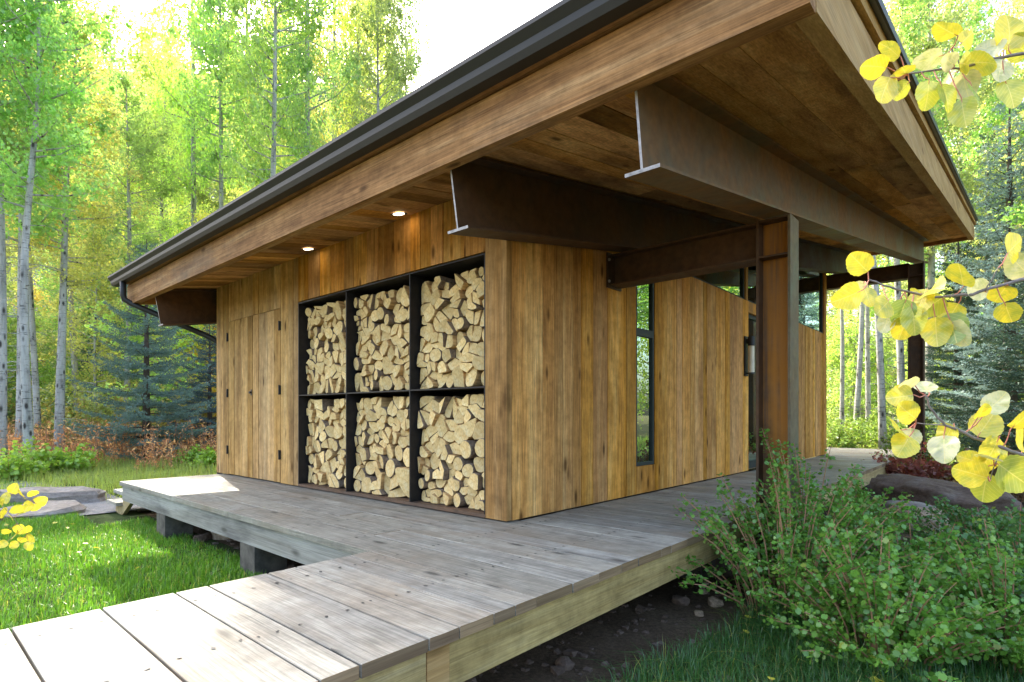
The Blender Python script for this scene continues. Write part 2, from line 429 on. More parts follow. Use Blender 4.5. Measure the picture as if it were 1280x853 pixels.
SC.cycles.max_bounces = 7; SC.cycles.diffuse_bounces = 4; SC.cycles.glossy_bounces = 3; SC.cycles.transmission_bounces = 4; SC.cycles.transparent_max_bounces = 8
SC.cycles.use_denoising = True; SC.cycles.denoiser = 'OPENIMAGEDENOISE'; SC.cycles.denoising_input_passes = 'RGB_ALBEDO_NORMAL'; SC.cycles.denoising_prefilter = 'ACCURATE'; SC.cycles.use_adaptive_sampling = False; SC.cycles.caustics_reflective = False; SC.cycles.caustics_refractive = False
SC.cycles.sample_clamp_indirect = 6

GZ = -.55                                   # lawn level
# ------------------------------------------------------------------ ground, hill
def terrain_z(x, y):
    d = math.hypot(x, y)
    z = GZ - .03 + .06 * mnoise.noise((x * .35, y * .35, 0)) * min(1, d / 6)
    if d > 30: z += (d - 30) * .015
    return z
mb = MB()
xs = [-900, -500, -250, -120, -70, -45] + [i * 1.5 for i in range(-22, 24)] + [50, 80, 150, 300, 900]
ysg = [-900, -300, -100, -50] + [i * 1.5 for i in range(-18, 40)] + [70, 100, 160, 300, 500, 900]
idx = {}
for i, x in enumerate(xs):
    for j, y in enumerate(ysg):
        idx[i, j] = len(mb.v); mb.v.append((x, y, terrain_z(x, y) if abs(x) < 60 and abs(y) < 70 else -.5 + .4))
for i in range(len(xs) - 1):
    for j in range(len(ysg) - 1):
        mb.face([idx[i, j], idx[i + 1, j], idx[i + 1, j + 1], idx[i, j + 1]])
tag(mb.build('ground', M['floor'], smooth=True), kind='structure')

def sheet(name, pts, z, mat, n=1):
    m_ = MB(); m_.poly([(x, y, z) for x, y in pts]); o = m_.build(name, mat); tag(o, kind='structure'); return o
lawn_pts = [(-11.5, -7.5), (.2, -7.5), (.2, -1.0), (-3, -.9), (-6.2, -.9), (-10, -.2), (-12.2, -1.8)]
sheet('lawn', lawn_pts, GZ + .045, M['lawn'])
sheet('dirt_bed', [(-6, -.88), (0.0, -1.2), (.3, -6), (2.2, -6), (2.6, -2), (3.6, 1), (3.3, 11), (-5.6, 11)], GZ + .04, M['dirt'])
sheet('path', [(-15, -3.4), (-6.3, -1.75), (-6.25, -.75), (-9, -.7), (-15, -2.0)], GZ + .062, M['path'])

mb = MB(); NX, NY = 70, 26; idx = {}
for i in range(NX + 1):
    u = -1.9 + 3.6 * i / NX
    px = 640 + 702 * u
    top = .62 if px < 300 else (.62 - (px - 300) / 260 * .10 if px < 560 else max(.16, .52 - (px - 560) / 200 * .36))
    for j in range(NY + 1):
        t = j / NY; d = 85 + 130 * t
        h = d * top * math.sqrt(1 + 0) * (t ** .8) * (1 + .0)
        p = spot(u, d)
        k = mnoise.noise((p.x * .03, p.y * .03, t * 2)) * 14 * t + mnoise.noise((p.x * .12, p.y * .12, t * 5)) * 5 * t
        idx[i, j] = len(mb.v); mb.v.append((p.x + k, p.y - k, h + k * .6 - 1))
for i in range(NX):
    for j in range(NY): mb.face([idx[i, j], idx[i + 1, j], idx[i + 1, j + 1], idx[i, j + 1]])
tag(mb.build('hill', M['cliff'], smooth=False), kind='structure')

# ------------------------------------------------------------------ cabin
LA, LB = 5.70, 10.23
SL = .163; ang = math.atan(SL); S0 = 2.71                 # soffit plane z = S0 + SL*y
Lr = Vector((0, math.cos(ang), math.sin(ang))); Vr = Vector((0, -math.sin(ang), math.cos(ang))); Ur = Vector((1, 0, 0))
def sof(y): return S0 + SL * y
cabin = empty('cabin', (0, 0, 0))
tag(cabin, 'single-storey timber cabin with a steel-beamed sloping roof and built-in firewood rack', 'cabin')

def board_widths(total, lo, hi, r):
    out = []; t = 0
    while t < total - 1e-6:
        w_ = r.uniform(lo, hi)
        if total - t - w_ < lo: w_ = total - t
        out.append((t, t + w_)); t += w_
    return out

# front wall (plane y=0): boards, left of the rack, over the rack; closet doors are parts of their own
RX0, RX1, RZ1 = -3.308, -.226, 2.172
r_ = random.Random(3)
mb = MB(); G = .0025
def fboard(mb, x0, x1, z0, z1, y0=-.022, y1=.0):
    mb.cur = r_.random(); j = r_.uniform(-.004, .004)
    mb.box(x0 + G, x1 - G, y0 + j, y1 + .02, z0, z1)
DX0, DXM, DX1, DZ1 = -5.315, -4.53, -3.755, 2.165
xl = -LA
edges = [-5.70, -5.60, -5.49, -5.315]
for a, b in zip(edges[:-1], edges[1:]): fboard(mb, a, b, .012, sof(0))
cut = [-5.315, -5.12, -4.86, -4.68, -4.53, -4.36, -4.12, -3.93, -3.755]
for a, b in zip(cut[:-1], cut[1:]): fboard(mb, a, b, DZ1 + .006, sof(0))
for a, b in ((-3.755, -3.55), (-3.55, -3.43), (-3.43, RX0 - .004)): fboard(mb, a, b, .012, sof(0))
wall = mb.build('front_wall', M['siding_pale'], cabin)
mb = MB()
for a, b in board_widths(RX1 - RX0, .13, .27, r_): fboard(mb, RX0 + a, RX0 + b, RZ1 + .014, sof(0))
mb.build('front_wall', M['siding'], cabin)
mb = MB(); mb.box(-LA, RX0 - .02, .022, .06, 0, sof(0)); mb.box(RX0 - .02, RX1 + .02, .022, .06, RZ1 + .02, sof(0))
mb.build('wall_sheathing', M['black_iron'], cabin)
for s, (a, b) in enumerate(((0, 4), (4, 8))):
    d = MB()
    for x0, x1 in zip(cut[a:b], cut[a + 1:b + 1]):
        e0 = .006 if x0 in (cut[a],) else .0
        fboard(d, x0 + e0, x1, .02, DZ1)
    door = d.build('closet_door', M['siding_pale'], cabin)
    hx = DX0 - .005 if s == 0 else DX1 - .005
    for hz in (.36, 1.16, 1.95):
        h = MB(); h.box(hx - .016, hx + .016, -.036, -.0215, hz - .055, hz + .055)
        h.tube([(hx, -.04, hz - .06), (hx, -.04, hz + .06)], .008, 8)
        h.build('hinge', M['black_iron'], door)
    if s == 0:
        k = MB(); k.tube([(DXM - .035, -.02, 1.15), (DXM - .035, -.055, 1.15)], [.01, .018], 10); k.box(DXM - .05, DXM - .02, -.031, -.0215, 1.11, 1.19)
        k.build('latch', M['black_iron'], door)
mb = MB(); mb.cur = .3; mb.box(RX1 + .006, .012, -.03, .03, .014, sof(0)); mb.build('corner_post', M['post'], cabin)
mb = MB(); mb.cur = .62; mb.box(-LA - .03, -LA - .002, -.022, .16, .012, sof(0)); mb.build('corner_post', M['siding_pale'], cabin)

# firewood rack: frame > shelf, divider, base
DIV = [-2.285, -1.21]; ZS = 1.08; RD = .52
mb = MB(); t_ = .012
mb.box(RX0, RX0 + t_, -.026, RD, .02, RZ1); mb.box(RX1 - t_, RX1, -.026, RD, .02, RZ1)
mb.box(RX0 + t_, RX1 - t_, -.026, RD, RZ1 - t_, RZ1)
mb.box(RX0 + t_, RX1 - t_, RD - t_, RD, .04, RZ1 - t_)
rack = mb.build('firewood_rack', M['rack_steel'], cabin)
for x in DIV:
    mb = MB(); mb.box(x - t_ / 2, x + t_ / 2, -.024, RD - t_, .04, RZ1 - t_); mb.build('divider', M['rack_steel'], rack)
cells_x = [(RX0 + t_, DIV[0] - t_ / 2), (DIV[0] + t_ / 2, DIV[1] - t_ / 2), (DIV[1] + t_ / 2, RX1 - t_)]
for x0, x1 in cells_x:
    mb = MB(); mb.box(x0, x1, -.022, RD - t_, ZS - t_ / 2, ZS + t_ / 2); mb.build('shelf', M['rack_steel'], rack)
mb = MB(); mb.box(RX0, RX1, -.028, RD - t_, .012, .04); mb.build('base_plate', M['rack_base'], rack)

# side wall (plane x=0)
SILL = 2.57
WY0, WY1, WZ0, WZ1 = 2.01, 2.425, .305, 2.37
EY0, EY1, EZ1 = 5.42, 6.40, 2.40
def swall(mb, y0, y1, z0, z1a, z1b=None):
    """a board whose top may follow the roof"""
    mb.cur = r_.random(); j = r_.uniform(-.004, .004); z1b = z1a if z1b is None else z1b
    a, b = y0 + G, y1 - G; x0, x1 = -.02, .012 + j
    n = len(mb.v)
    mb.v += [(x0, a, z0), (x1, a, z0), (x1, b, z0), (x0, b, z0), (x0, a, z1a), (x1, a, z1a), (x1, b, z1b), (x0, b, z1b)]
    for q in ((0, 3, 2, 1), (4, 5, 6, 7), (0, 1, 5, 4), (1, 2, 6, 5), (2, 3, 7, 6), (3, 0, 4, 7)): mb.face([n + i for i in q])
mb = MB(); y = .0; CL0 = 1.75                              # the clerestory starts at CL0
ylist = [.034]
while ylist[-1] < LB - .23:
    ylist.append(ylist[-1] + r_.choice((.09, .12, .16, .2, .26, .31)) * r_.uniform(.9, 1.1))
ylist[-1] = LB - .22
for s_ in (WY0, WY1, EY0, EY1, CL0):
    k = min(range(1, len(ylist) - 1), key=lambda i: abs(ylist[i] - s_)); ylist[k] = s_
ylist = sorted(set(ylist))
for a, b in zip(ylist[:-1], ylist[1:]):
    top0, top1 = (sof(a), sof(b)) if b <= CL0 + 1e-6 else (SILL, SILL)
    if a >= WY0 - 1e-6 and b <= WY1 + 1e-6:
        swall(mb, a, b, .012, WZ0 - .003); swall(mb, a, b, WZ1 + .003, SILL)
    elif a >= EY0 - 1e-6 and b <= EY1 + 1e-6:
        swall(mb, a, b, EZ1 + .003, SILL)
    else: swall(mb, a, b, .012, top0, top1)
swall(mb, LB - .22, LB, .012, sof(LB - .22), sof(LB))
mb.build('side_wall', M['siding'], cabin)
mb = MB()
for a, b, z0, z1 in ((.06, WY0, 0, 2.5), (WY0, WY1, 0, WZ0), (WY0, WY1, WZ1, 2.56), (WY1, EY0, 0, 2.56), (EY0, EY1, EZ1, 2.56), (EY1, LB, 0, 2.56)):
    mb.box(-.06, -.021, a, b, z0, z1)
mb.build('wall_sheathing', M['interior'], cabin)
# tall narrow window: frame > pane
fr = MB(); f_ = .035
xo, xi = .006, -.04
for a, b, z0, z1 in ((WY0, WY0 + f_, WZ0, WZ1), (WY1 - f_, WY1, WZ0, WZ1), (WY0 + f_, WY1 - f_, WZ0, WZ0 + f_), (WY0 + f_, WY1 - f_, WZ1 - f_, WZ1), (WY0 + f_, WY1 - f_, 1.70, 1.78)):
    fr.box(xi, xo, a, b, z0, z1)
fo = fr.build('window', M['frame'], cabin)
for z0, z1 in ((WZ0 + f_, 1.70), (1.78, WZ1 - f_)):
    g = MB(); g.box(-.024, -.018, WY0 + f_, WY1 - f_, z0, z1); g.build('pane', M['glass'], fo)
# clerestory windows
def clere(y0, y1):
    fr = MB(); t = .04; x0, x1 = -.07, -.012
    fr.prism([(y0, SILL + .002), (y1, SILL + .002), (y1, SILL + .03), (y0, SILL + .03)], (x0, 0, 0), (1, 0, 0), (0, 1, 0), (0, 0, 1), x1 - x0)
    for a, b in ((y0, y0 + t), (y1 - t, y1)):
        fr.prism([(a, SILL + .03), (b, SILL + .03), (b, sof(b) - .002), (a, sof(a) - .002)], (x0, 0, 0), (1, 0, 0), (0, 1, 0), (0, 0, 1), x1 - x0)
    a, b = y0 + t, y1 - t
    fr.prism([(a, sof(a) - .05), (b, sof(b) - .05), (b, sof(b) - .002), (a, sof(a) - .002)], (x0, 0, 0), (1, 0, 0), (0, 1, 0), (0, 0, 1), x1 - x0)
    o = fr.build('clerestory_window', M['frame'], cabin)
    g = MB(); g.prism([(a, SILL + .03), (b, SILL + .03), (b, sof(b) - .05), (a, sof(a) - .05)], (-.045, 0, 0), (1, 0, 0), (0, 1, 0), (0, 0, 1), .006)
    g.build('pane', M['glass'], o)
posts = [CL0, 5.36, 7.9, LB - .22]
for a, b in zip(posts[:-1], posts[1:]): clere(a + .05 if a != CL0 else a + .005, b - (.004 if b > 10 else .05))
for yy in posts[1:-1]:
    mb = MB(); mb.cur = .4; mb.prism([(yy - .045, SILL + .003), (yy + .045, SILL + .003), (yy + .045, sof(yy + .045)), (yy - .045, sof(yy - .045))], (-.07, 0, 0), (1, 0, 0), (0, 1, 0), (0, 0, 1), .078)
    mb.build('window_post', M['trim_wood'], cabin)
# glazed entry door
fr = MB(); t = .06
for a, b, z0, z1 in ((EY0 + .004, EY0 + t, .03, EZ1), (EY1 - t, EY1 - .004, .03, EZ1), (EY0 + t, EY1 - t, .03, .14), (EY0 + t, EY1 - t, EZ1 - t, EZ1)):
    fr.box(-.09, -.03, a, b, z0, z1)
ed = fr.build('entry_door', M['frame'], cabin)
g = MB(); g.box(-.063, -.057, EY0 + t, EY1 - t, .14, EZ1 - t); g.build('pane', M['glass'], ed)
g = MB(); g.tube([(-.03, EY1 - .03, 1.0), (.03, EY1 - .03, 1.0), (.03, EY1 - .15, 1.0)], .011, 8); g.build('handle', M['black_iron'], ed)
# the far walls, floor (seen through the glass)
mb = MB()
for a, b in board_widths(LB, .15, .3, r_): mb.cur = r_.random(); mb.box(-LA, -LA + .05, a + .002 + (.08 if a == 0 else 0), b - .002, .012, 2.57)
mb.build('end_wall', M['siding'], cabin)
mb = MB()
for a, b in board_widths(LA - .03, .15, .3, r_):
    mb.cur = r_.random(); mb.box(-LA + .05 + a + .002, -LA + .05 + b - .03, LB - .06, LB - .01, .012, sof(LB) - .9)
mb.build('back_wall', M['siding_pale'], cabin)
mb = MB(); mb.box(-LA + .06, -.1, .56, LB - .08, .0, .03); mb.build('cabin_floor', M['interior'], cabin)
mb = MB(); mb.box(-LA + .06, -.07, .53, .56, .03, 2.7); mb.build('inner_wall', M['interior'], cabin)

# roof: soffit boards, fascias, roof sheet, gutter
RXL, RXR = -6.80, 2.385; RY0, RY1 = -.87, 12.45
mb = MB()
for a, b in board_widths(RXR - .09 - (RXL + .09), .13, .24, r_):
    x0, x1 = RXL + .09 + a, RXL + .09 + b
    yb = [RY0 + .07]
    while yb[-1] < RY1 - .1:
        yb.append(min(RY1 - .07, yb[-1] + r_.uniform(1.8, 4.2)))
    for ya, yc in zip(yb[:-1], yb[1:]):
        mb.cur = r_.random(); j = r_.uniform(0, .006)
        L0 = (yc - ya) / math.cos(ang)
        mb.prism([(x0 + .002, j), (x1 - .002, j), (x1 - .002, .03), (x0 + .002, .03)], (0, ya + .002, sof(ya)), Lr, Ur, Vr, L0 - .004)
mb.build('soffit', M['soffit'], cabin)
FB = 2.475
mb = MB(); mb.cur = .2; mb.box(RXL, RXR, RY0, RY0 + .085, FB, FB + .29); mb.build('eave_fascia', M['fascia_x'], cabin)
mb = MB(); mb.cur = .8; mb.box(RXL + .02, RXR + .03, RY0 - .045, RY0 + .10, FB + .305, FB + .385); mb.build('eave_trim', M['fascia_x'], cabin)
def rake(x0, x1, v0, v1, ya, yb, name, mat, c):
    mb = MB(); mb.cur = c
    mb.prism([(x0, v0), (x1, v0), (x1, v1), (x0, v1)], (0, ya, sof(ya)), Lr, Ur, Vr, (yb - ya) / math.cos(ang))
    return mb.build(name, mat, cabin)
for sgn, xe_ in ((1, RXR), (-1, RXL)):
    a, b = (xe_ - .085, xe_) if sgn > 0 else (xe_, xe_ + .085)
    rake(a, b, -.09, .20, RY0 + .09, RY1, 'rake_fascia', M['fascia_y'], .35)
    a, b = (xe_ - .09, xe_ + .03) if sgn > 0 else (xe_ - .03, xe_ + .09)
    rake(a, b, .215, .29, RY0 + .11, RY1 + .03, 'rake_trim', M['fascia_y'], .7)
mb = MB(); mb.cur = .5; mb.box(RXL + .09, RXR - .09, RY1 - .065, RY1, sof(RY1) - .08, sof(RY1) + .2); mb.build('rear_fascia', M['fascia_x'], cabin)
mb = MB()
p0 = Vector((0, RY0 - .07, sof(RY0 - .07)))
mb.prism([(RXL - .06, .295), (RXR + .06, .295), (RXR + .06, .325), (RXL - .06, .325)], p0, Lr, Ur, Vr, (RY1 + .12 - RY0) / math.cos(ang))
for k in range(int((RXR - RXL) / .42) + 1):
    x = RXL + .05 + .42 * k
    mb.prism([(x - .012, .326), (x + .012, .326), (x + .008, .36), (x - .008, .36)], p0 + Lr * .01, Lr, Ur, Vr, (RY1 + .1 - RY0) / math.cos(ang))
for xe_, d in ((RXR + .06, 1), (RXL - .06, -1)):
    mb.prism([(xe_, .28), (xe_ + d * .012, .28), (xe_ + d * .012, .33), (xe_, .33)], p0, Lr, Ur, Vr, (RY1 + .12 - RY0) / math.cos(ang), mi=1)
mb.build('roof', [M['roof'], M['gutter']], cabin)
# gutter (K profile), downspout
gy, gz = RY0 - .047, FB + .27
prof = [(0, .03), (-.075, .03), (-.095, .065), (-.10, .10), (-.135, .14), (-.135, .165), (-.125, .165), (-.125, .146), (-.09, .106), (-.085, .07), (-.07, .04), (-.012, .04), (-.012, .165), (0, .165)]
mb = MB(); mb.prism(prof, (RXL - .28, gy, gz), (1, 0, 0), (0, 1, 0), (0, 0, 1), RXR + .06 - (RXL - .28))
for xe_ in (RXL - .28, RXR + .055):
    mb.prism([(0, .031), (-.075, .031), (-.095, .066), (-.10, .10), (-.134, .14), (-.134, .164), (0, .164)], (xe_ + .003, gy, gz), (1, 0, 0), (0, 1, 0), (0, 0, 1), .004)
mb.build('gutter', M['gutter'], cabin)
mb = MB()
dx = RXL + .16; dy_ = gy - .045
mb.tube([(dx, dy_, gz + .04), (dx, dy_, gz - .16), (dx, dy_ + .02, gz - .22), (dx + .06, dy_ + .1, gz - .28), (-LA - .2, -.10, 2.02), (-LA - .14, -.02, 1.97), (-LA - .10, .04, 1.9), (-LA - .10, .05, -.4)], .04, 10)
mb.build('downspout', M['gutter'], cabin, smooth=True)

# steel
BD = .49                                               # beam depth, perpendicular to the slope
def ibeam_prof(w_, d_, tf, tw):
    a, t = w_ / 2, tw / 2
    return [(-a, 0), (a, 0), (a, tf), (t, tf), (t, d_ - tf), (a, d_ - tf), (a, d_), (-a, d_), (-a, d_ - tf), (-t, d_ - tf), (-t, tf), (-a, tf)]
def roof_beam(xc, y1, mat):
    mb = MB(); ya = -.79
    p = Vector((xc, ya, sof(ya))) - Vr * (BD + .006)
    mb.prism(ibeam_prof(.2, BD, .018, .014), p, Lr, Ur, Vr, (y1 - ya) / math.cos(ang), cap_mi=1)
    return mb.build('roof_beam', [mat, M['cut_steel']], cabin)
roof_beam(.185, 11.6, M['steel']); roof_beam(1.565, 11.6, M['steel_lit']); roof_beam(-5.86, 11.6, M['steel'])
def bbot(y): return sof(y) - (BD + .006) / math.cos(ang)
def column(xc, yc, zt, mats, ground=True):
    mb = MB(); w_, d_ = .23, .26
    # web runs in x, flanges face +-x
    prof = [(b, a - d_ / 2) for a, b in ((0, -w_ / 2), (0, w_ / 2), (.02, w_ / 2), (.02, .007), (d_ - .02, .007), (d_ - .02, w_ / 2), (d_, w_ / 2), (d_, -w_ / 2), (d_ - .02, -w_ / 2), (d_ - .02, -.007), (.02, -.007), (.02, -w_ / 2))]
    z0 = -.62
    # split into web and flanges so the rusted web differs
    for k, (x0, x1, y0, y1, mi) in enumerate(((xc - d_ / 2, xc - d_ / 2 + .02, yc - w_ / 2, yc + w_ / 2, 1), (xc + d_ / 2 - .02, xc + d_ / 2, yc - w_ / 2, yc + w_ / 2, 2), (xc - d_ / 2 + .02, xc + d_ / 2 - .02, yc - .007, yc + .007, 0))):
        mb.box(x0, x1, y0, y1, z0, zt - .02 if k == 2 else zt - .012, mi)
    return mb.build('column', mats, cabin)
CX, CY = 1.555, 1.55
ct = bbot(CY - .115)
c1 = column(CX, CY, ct, [M['steel_rust'], M['steel'], M['steel_face']])
for z in (2.12, ct - .03):
    mb = MB(); mb.box(CX - .11, CX + .11, CY - .112, CY - .008, z, z + .014); mb.build('stiffener', M['steel'], c1)
FY = 10.45
c2 = column(1.565, FY, bbot(FY - .115), [M['steel']] * 3)
mb = MB(); mb.box(1.565 - .11, 1.565 + .11, FY - .112, FY - .008, bbot(FY) - .30, bbot(FY) - .286); mb.build('stiffener', M['steel'], c2)
def cross_beam(x0, x1, yc, zt, d_):
    mb = MB(); mb.prism(ibeam_prof(.2, d_, .016, .012), (x0, yc, zt - d_), (1, 0, 0), (0, 1, 0), (0, 0, 1), x1 - x0)
    o = mb.build('cross_beam', M['steel'], cabin)
    return o
cb = cross_beam(.035, CX - .131, CY, 2.42, .30)
mb = MB(); mb.box(.016, .034, CY - .13, CY + .13, 2.10, 2.44); mb.build('end_plate', M['steel'], cb)
for dy in (-.115, .115):
    for z in (2.16, 2.37):
        mb = MB(); mb.tube([(.034, CY + dy, z), (.048, CY + dy, z)], .014, 6); mb.build('bolt', M['cut_steel'], cb)
zc = bbot(FY - .1)
cross_beam(-5.9, 1.565 - .131, FY, zc - .01, .30)
# recessed lights
for x, y in ((-1.182, -.17), (-2.807, -.17)):
    mb = MB(); z = sof(y) - .004
    ring = [(math.cos(2 * math.pi * k / 24), math.sin(2 * math.pi * k / 24)) for k in range(24)]
    n = len(mb.v)
    for rr, dz in ((.075, -.002), (.058, -.006), (.05, -.001)):
        for cx, cy in ring: mb.v.append((x + cx * rr, y + cy * rr, z + dz + SL * cy * rr))
    for lv in range(2):
        for k in range(24):
            k2 = (k + 1) % 24; mb.face([n + lv * 24 + k2, n + lv * 24 + k, n + lv * 24 + 24 + k, n + lv * 24 + 24 + k2], 0)
    rl = mb.build('recessed_light', [M['pier']], cabin)
    b = MB(); b.poly([(x + cx * .05, y + cy * .05, z - .0015 + SL * cy * .05) for cx, cy in ring[::-1]]); b.build('bulb', M['bulb'], rl)

# wall lantern beside the door
lan = empty('wall_lantern', (.014, 5.27, 1.45)); tag(lan, 'tall black wall lantern with a frosted glass cylinder, on the siding beside the glazed door', 'lantern')
mb = MB(); mb.box(.001, .022, -.06, .06, -.02, .57); mb.build('back_plate', M['black_iron'], lan)
mb = MB(); mb.tube([(.09, 0, .43), (.09, 0, .56)], .05, 16); mb.box(.022, .06, -.02, .02, .46, .53); mb.box(.06, .15, -.055, .055, .425, .43); mb.build('cap', M['black_iron'], lan)
mb = MB(); mb.tube([(.09, 0, .03), (.09, 0, .425)], .042, 16); mb.build('lamp_glass', M['lamp_glass'], lan, smooth=False)
mb = MB(); mb.tube([(.09, 0, .012), (.09, 0, .03)], .05, 16); mb.box(.022, .06, -.015, .015, .012, .03); mb.build('base', M['black_iron'], lan)

# ------------------------------------------------------------------ firewood
def clip(poly, n, d):
    out = []
    for i in range(len(poly)):
        a, b = poly[i], poly[(i + 1) % len(poly)]
        da = a[0] * n[0] + a[1] * n[1] - d; db = b[0] * n[0] + b[1] * n[1] - d
        if da <= 0: out.append(a)
        if (da < 0 < db) or (db < 0 < da):
            t = da / (da - db); out.append((a[0] + (b[0] - a[0]) * t, a[1] + (b[1] - a[1]) * t))
    return out
def centroid(p):
    A = cx = cy = 0
    for i in range(len(p)):
        x0, y0 = p[i]; x1, y1 = p[(i + 1) % len(p)]; c = x0 * y1 - x1 * y0; A += c; cx += (x0 + x1) * c; cy += (y0 + y1) * c
    return (cx / (3 * A), cy / (3 * A)), abs(A) / 2
def voronoi(pts, rect):
    x0, x1, z0, z1 = rect; out = []
    for i, p in enumerate(pts):
        poly = [(x0, z0), (x1, z0), (x1, z1), (x0, z1)]
        for j, q in enumerate(pts):
            if i == j: continue
            n = (q[0] - p[0], q[1] - p[1])
            if n[0] ** 2 + n[1] ** 2 > .25: continue
            d = (q[0] ** 2 + q[1] ** 2 - p[0] ** 2 - p[1] ** 2) / 2
            poly = clip(poly, n, d)
        out.append(poly)
    return out
def log_outline(poly, r, hub, nsplit):
    """outline of one log end: whole rounds, or halves and quarters split from the hub"""
    (cx, cz), A = centroid(poly)
    rad = math.sqrt(A / math.pi)
    if nsplit == 1 and r.random() < .7:
        rr = min(abs((poly[i][0] - cx) * (poly[(i + 1) % len(poly)][1] - cz) - (poly[i][1] - cz) * (poly[(i + 1) % len(poly)][0] - cx)) / max(1e-6, math.hypot(poly[i][0] - poly[(i + 1) % len(poly)][0], poly[i][1] - poly[(i + 1) % len(poly)][1])) for i in range(len(poly)))
        rr = max(rr, rad * .84)
        return [(cx + math.cos(a) * rr * r.uniform(.95, 1.04), cz + math.sin(a) * rr * r.uniform(.95, 1.04)) for a in [2 * math.pi * k / 14 for k in range(14)]], 'round'
    pts = []
    for i, p in enumerate(poly):
        q = poly[(i + 1) % len(poly)]
        if math.hypot(p[0] - q[0], p[1] - q[1]) > .012: pts.append(p)
    if len(pts) < 3: pts = poly
    n = len(pts)
    if nsplit == 1: sharp = set(r.sample(range(n), min(n, 3)))
    else:
        ap = min(range(n), key=lambda i: math.hypot(pts[i][0] - hub[0], pts[i][1] - hub[1]))
        sharp = {ap, (ap + 1) % n, (ap - 1) % n}
    out = []
    for i, p in enumerate(pts):
        a, b = pts[i - 1], pts[(i + 1) % n]
        if i in sharp: out.append(p)
        else:
            t = .48
            pa = (p[0] + (a[0] - p[0]) * t, p[1] + (a[1] - p[1]) * t); pb = (p[0] + (b[0] - p[0]) * t, p[1] + (b[1] - p[1]) * t)
            for s in (.05, .35, .65, .95):
                out.append(((1 - s) ** 2 * pa[0] + 2 * s * (1 - s) * p[0] + s * s * pb[0], (1 - s) ** 2 * pa[1] + 2 * s * (1 - s) * p[1] + s * s * pb[1]))
    th = r.uniform(-.12, .12); c_, s_ = math.cos(th), math.sin(th)
    out = [(cx + ((x - cx) * c_ - (z - cz) * s_) * .97, cz + ((x - cx) * s_ + (z - cz) * c_) * .97) for x, z in out]
    return out, ('split' if nsplit == 1 else 'half' if nsplit == 2 else 'wedge')
LOGS = []
names = [('left', cells_x[0]), ('middle', cells_x[1]), ('right', cells_x[2])]
fr_ = random.Random(21)
def row_word(t):
    return 'bottom' if t < .17 else 'lower' if t < .4 else 'middle' if t < .62 else 'upper' if t < .84 else 'topmost'
def col_word(t):
    return 'at the left side' if t < .25 else 'left of centre' if t < .5 else 'right of centre' if t < .75 else 'at the right side'
for ci, (nm, (x0, x1)) in enumerate(names):
    for lev, (z0, z1, fill) in (('lower', (.042, ZS - .008, .96)), ('upper', (ZS + .008, RZ1 - .014, .95))):
        H = (z1 - z0); W = x1 - x0
        ztop = z0 + H * fill
        rect = (x0 + .02, x1 - .006, z0 + .002, ztop)
        N = int(41 * (W / 1.0) * (H * fill / .92))
        hubs = [(fr_.uniform(rect[0], rect[1]), fr_.uniform(rect[2], rect[3])) for _ in range(N)]
        for _ in range(3):
            hubs = [centroid(p)[0] for p in voronoi(hubs, rect)]
        pts = []
        for hx_, hz_ in hubs:
            ns = fr_.choice((1, 1, 2, 2, 2, 3, 3) if not (nm == 'middle' and lev == 'lower') else (1, 1, 1, 2, 2, 3))
            a0 = fr_.uniform(0, 6.28)
            for q in range(ns):
                a = a0 + 2 * math.pi * q / ns + fr_.uniform(-.25, .25); d_ = 0 if ns == 1 else .026
                pts.append((hx_ + math.cos(a) * d_, hz_ + math.sin(a) * d_, ns, (hx_, hz_)))
        for poly, (_, _, ns, hub) in zip(voronoi(pts, rect), pts):
            if len(poly) < 3: continue
            (cx, cz), A = centroid(poly)
            # the top of the heap is ragged
            if max(p[1] for p in poly) > ztop - .01 and fr_.random() < .18: continue
            out, kd = log_outline(poly, fr_, hub, ns)
            mb = MB(); yf = fr_.uniform(.035, .10); n = len(out)
            tilt = fr_.uniform(-.07, .07); tlz = fr_.uniform(-.2, .2); b0 = 0
            lx, lz = fr_.uniform(-.015, .015), fr_.uniform(-.01, .0)
            for yy, sc in ((yf, .94), (yf + .008, 1.0), (RD - .03, .9)):
                for px, pz in out:
                    mb.v.append(((px - cx) * sc, yy + ((px - cx) * tilt * 4 + (pz - cz) * tlz) * (1 if yy < .3 else 0), (pz - cz) * sc))
            A2 = sum(out[i][0] * out[(i + 1) % n][1] - out[(i + 1) % n][0] * out[i][1] for i in range(n))
            order = list(range(n)) if A2 > 0 else list(range(n))[::-1]
            mb.face(order, 0)
            mb.face([2 * n + k for k in order[::-1]], 1)
            for lv in range(2):
                for k in range(n):
                    a, b = order[k], order[(k + 1) % n]
                    mb.face([lv * n + b, lv * n + a, lv * n + n + a, lv * n + n + b], 1)
            o = mb.build('firewood_log', [M['log_end'], M['bark'] if kd == 'round' or fr_.random() < .35 else M['log_side']])
            o.location = (cx, 0, cz)
            word = {'round': 'whole round firewood log', 'wedge': 'split wedge of firewood', 'half': 'half-round split firewood log', 'split': 'blocky split firewood log'}[kd]
            o['area'] = A / ((cx - CAM.x) ** 2 + CAM.y ** 2); LOGS.append(o)
            tag(o, '%s in the %s row, %s, %s %s bay' % (word, row_word((cz - z0) / (ztop - z0)), col_word((cx - x0) / W), lev, nm), 'firewood', 'firewood logs stacked in the steel rack')

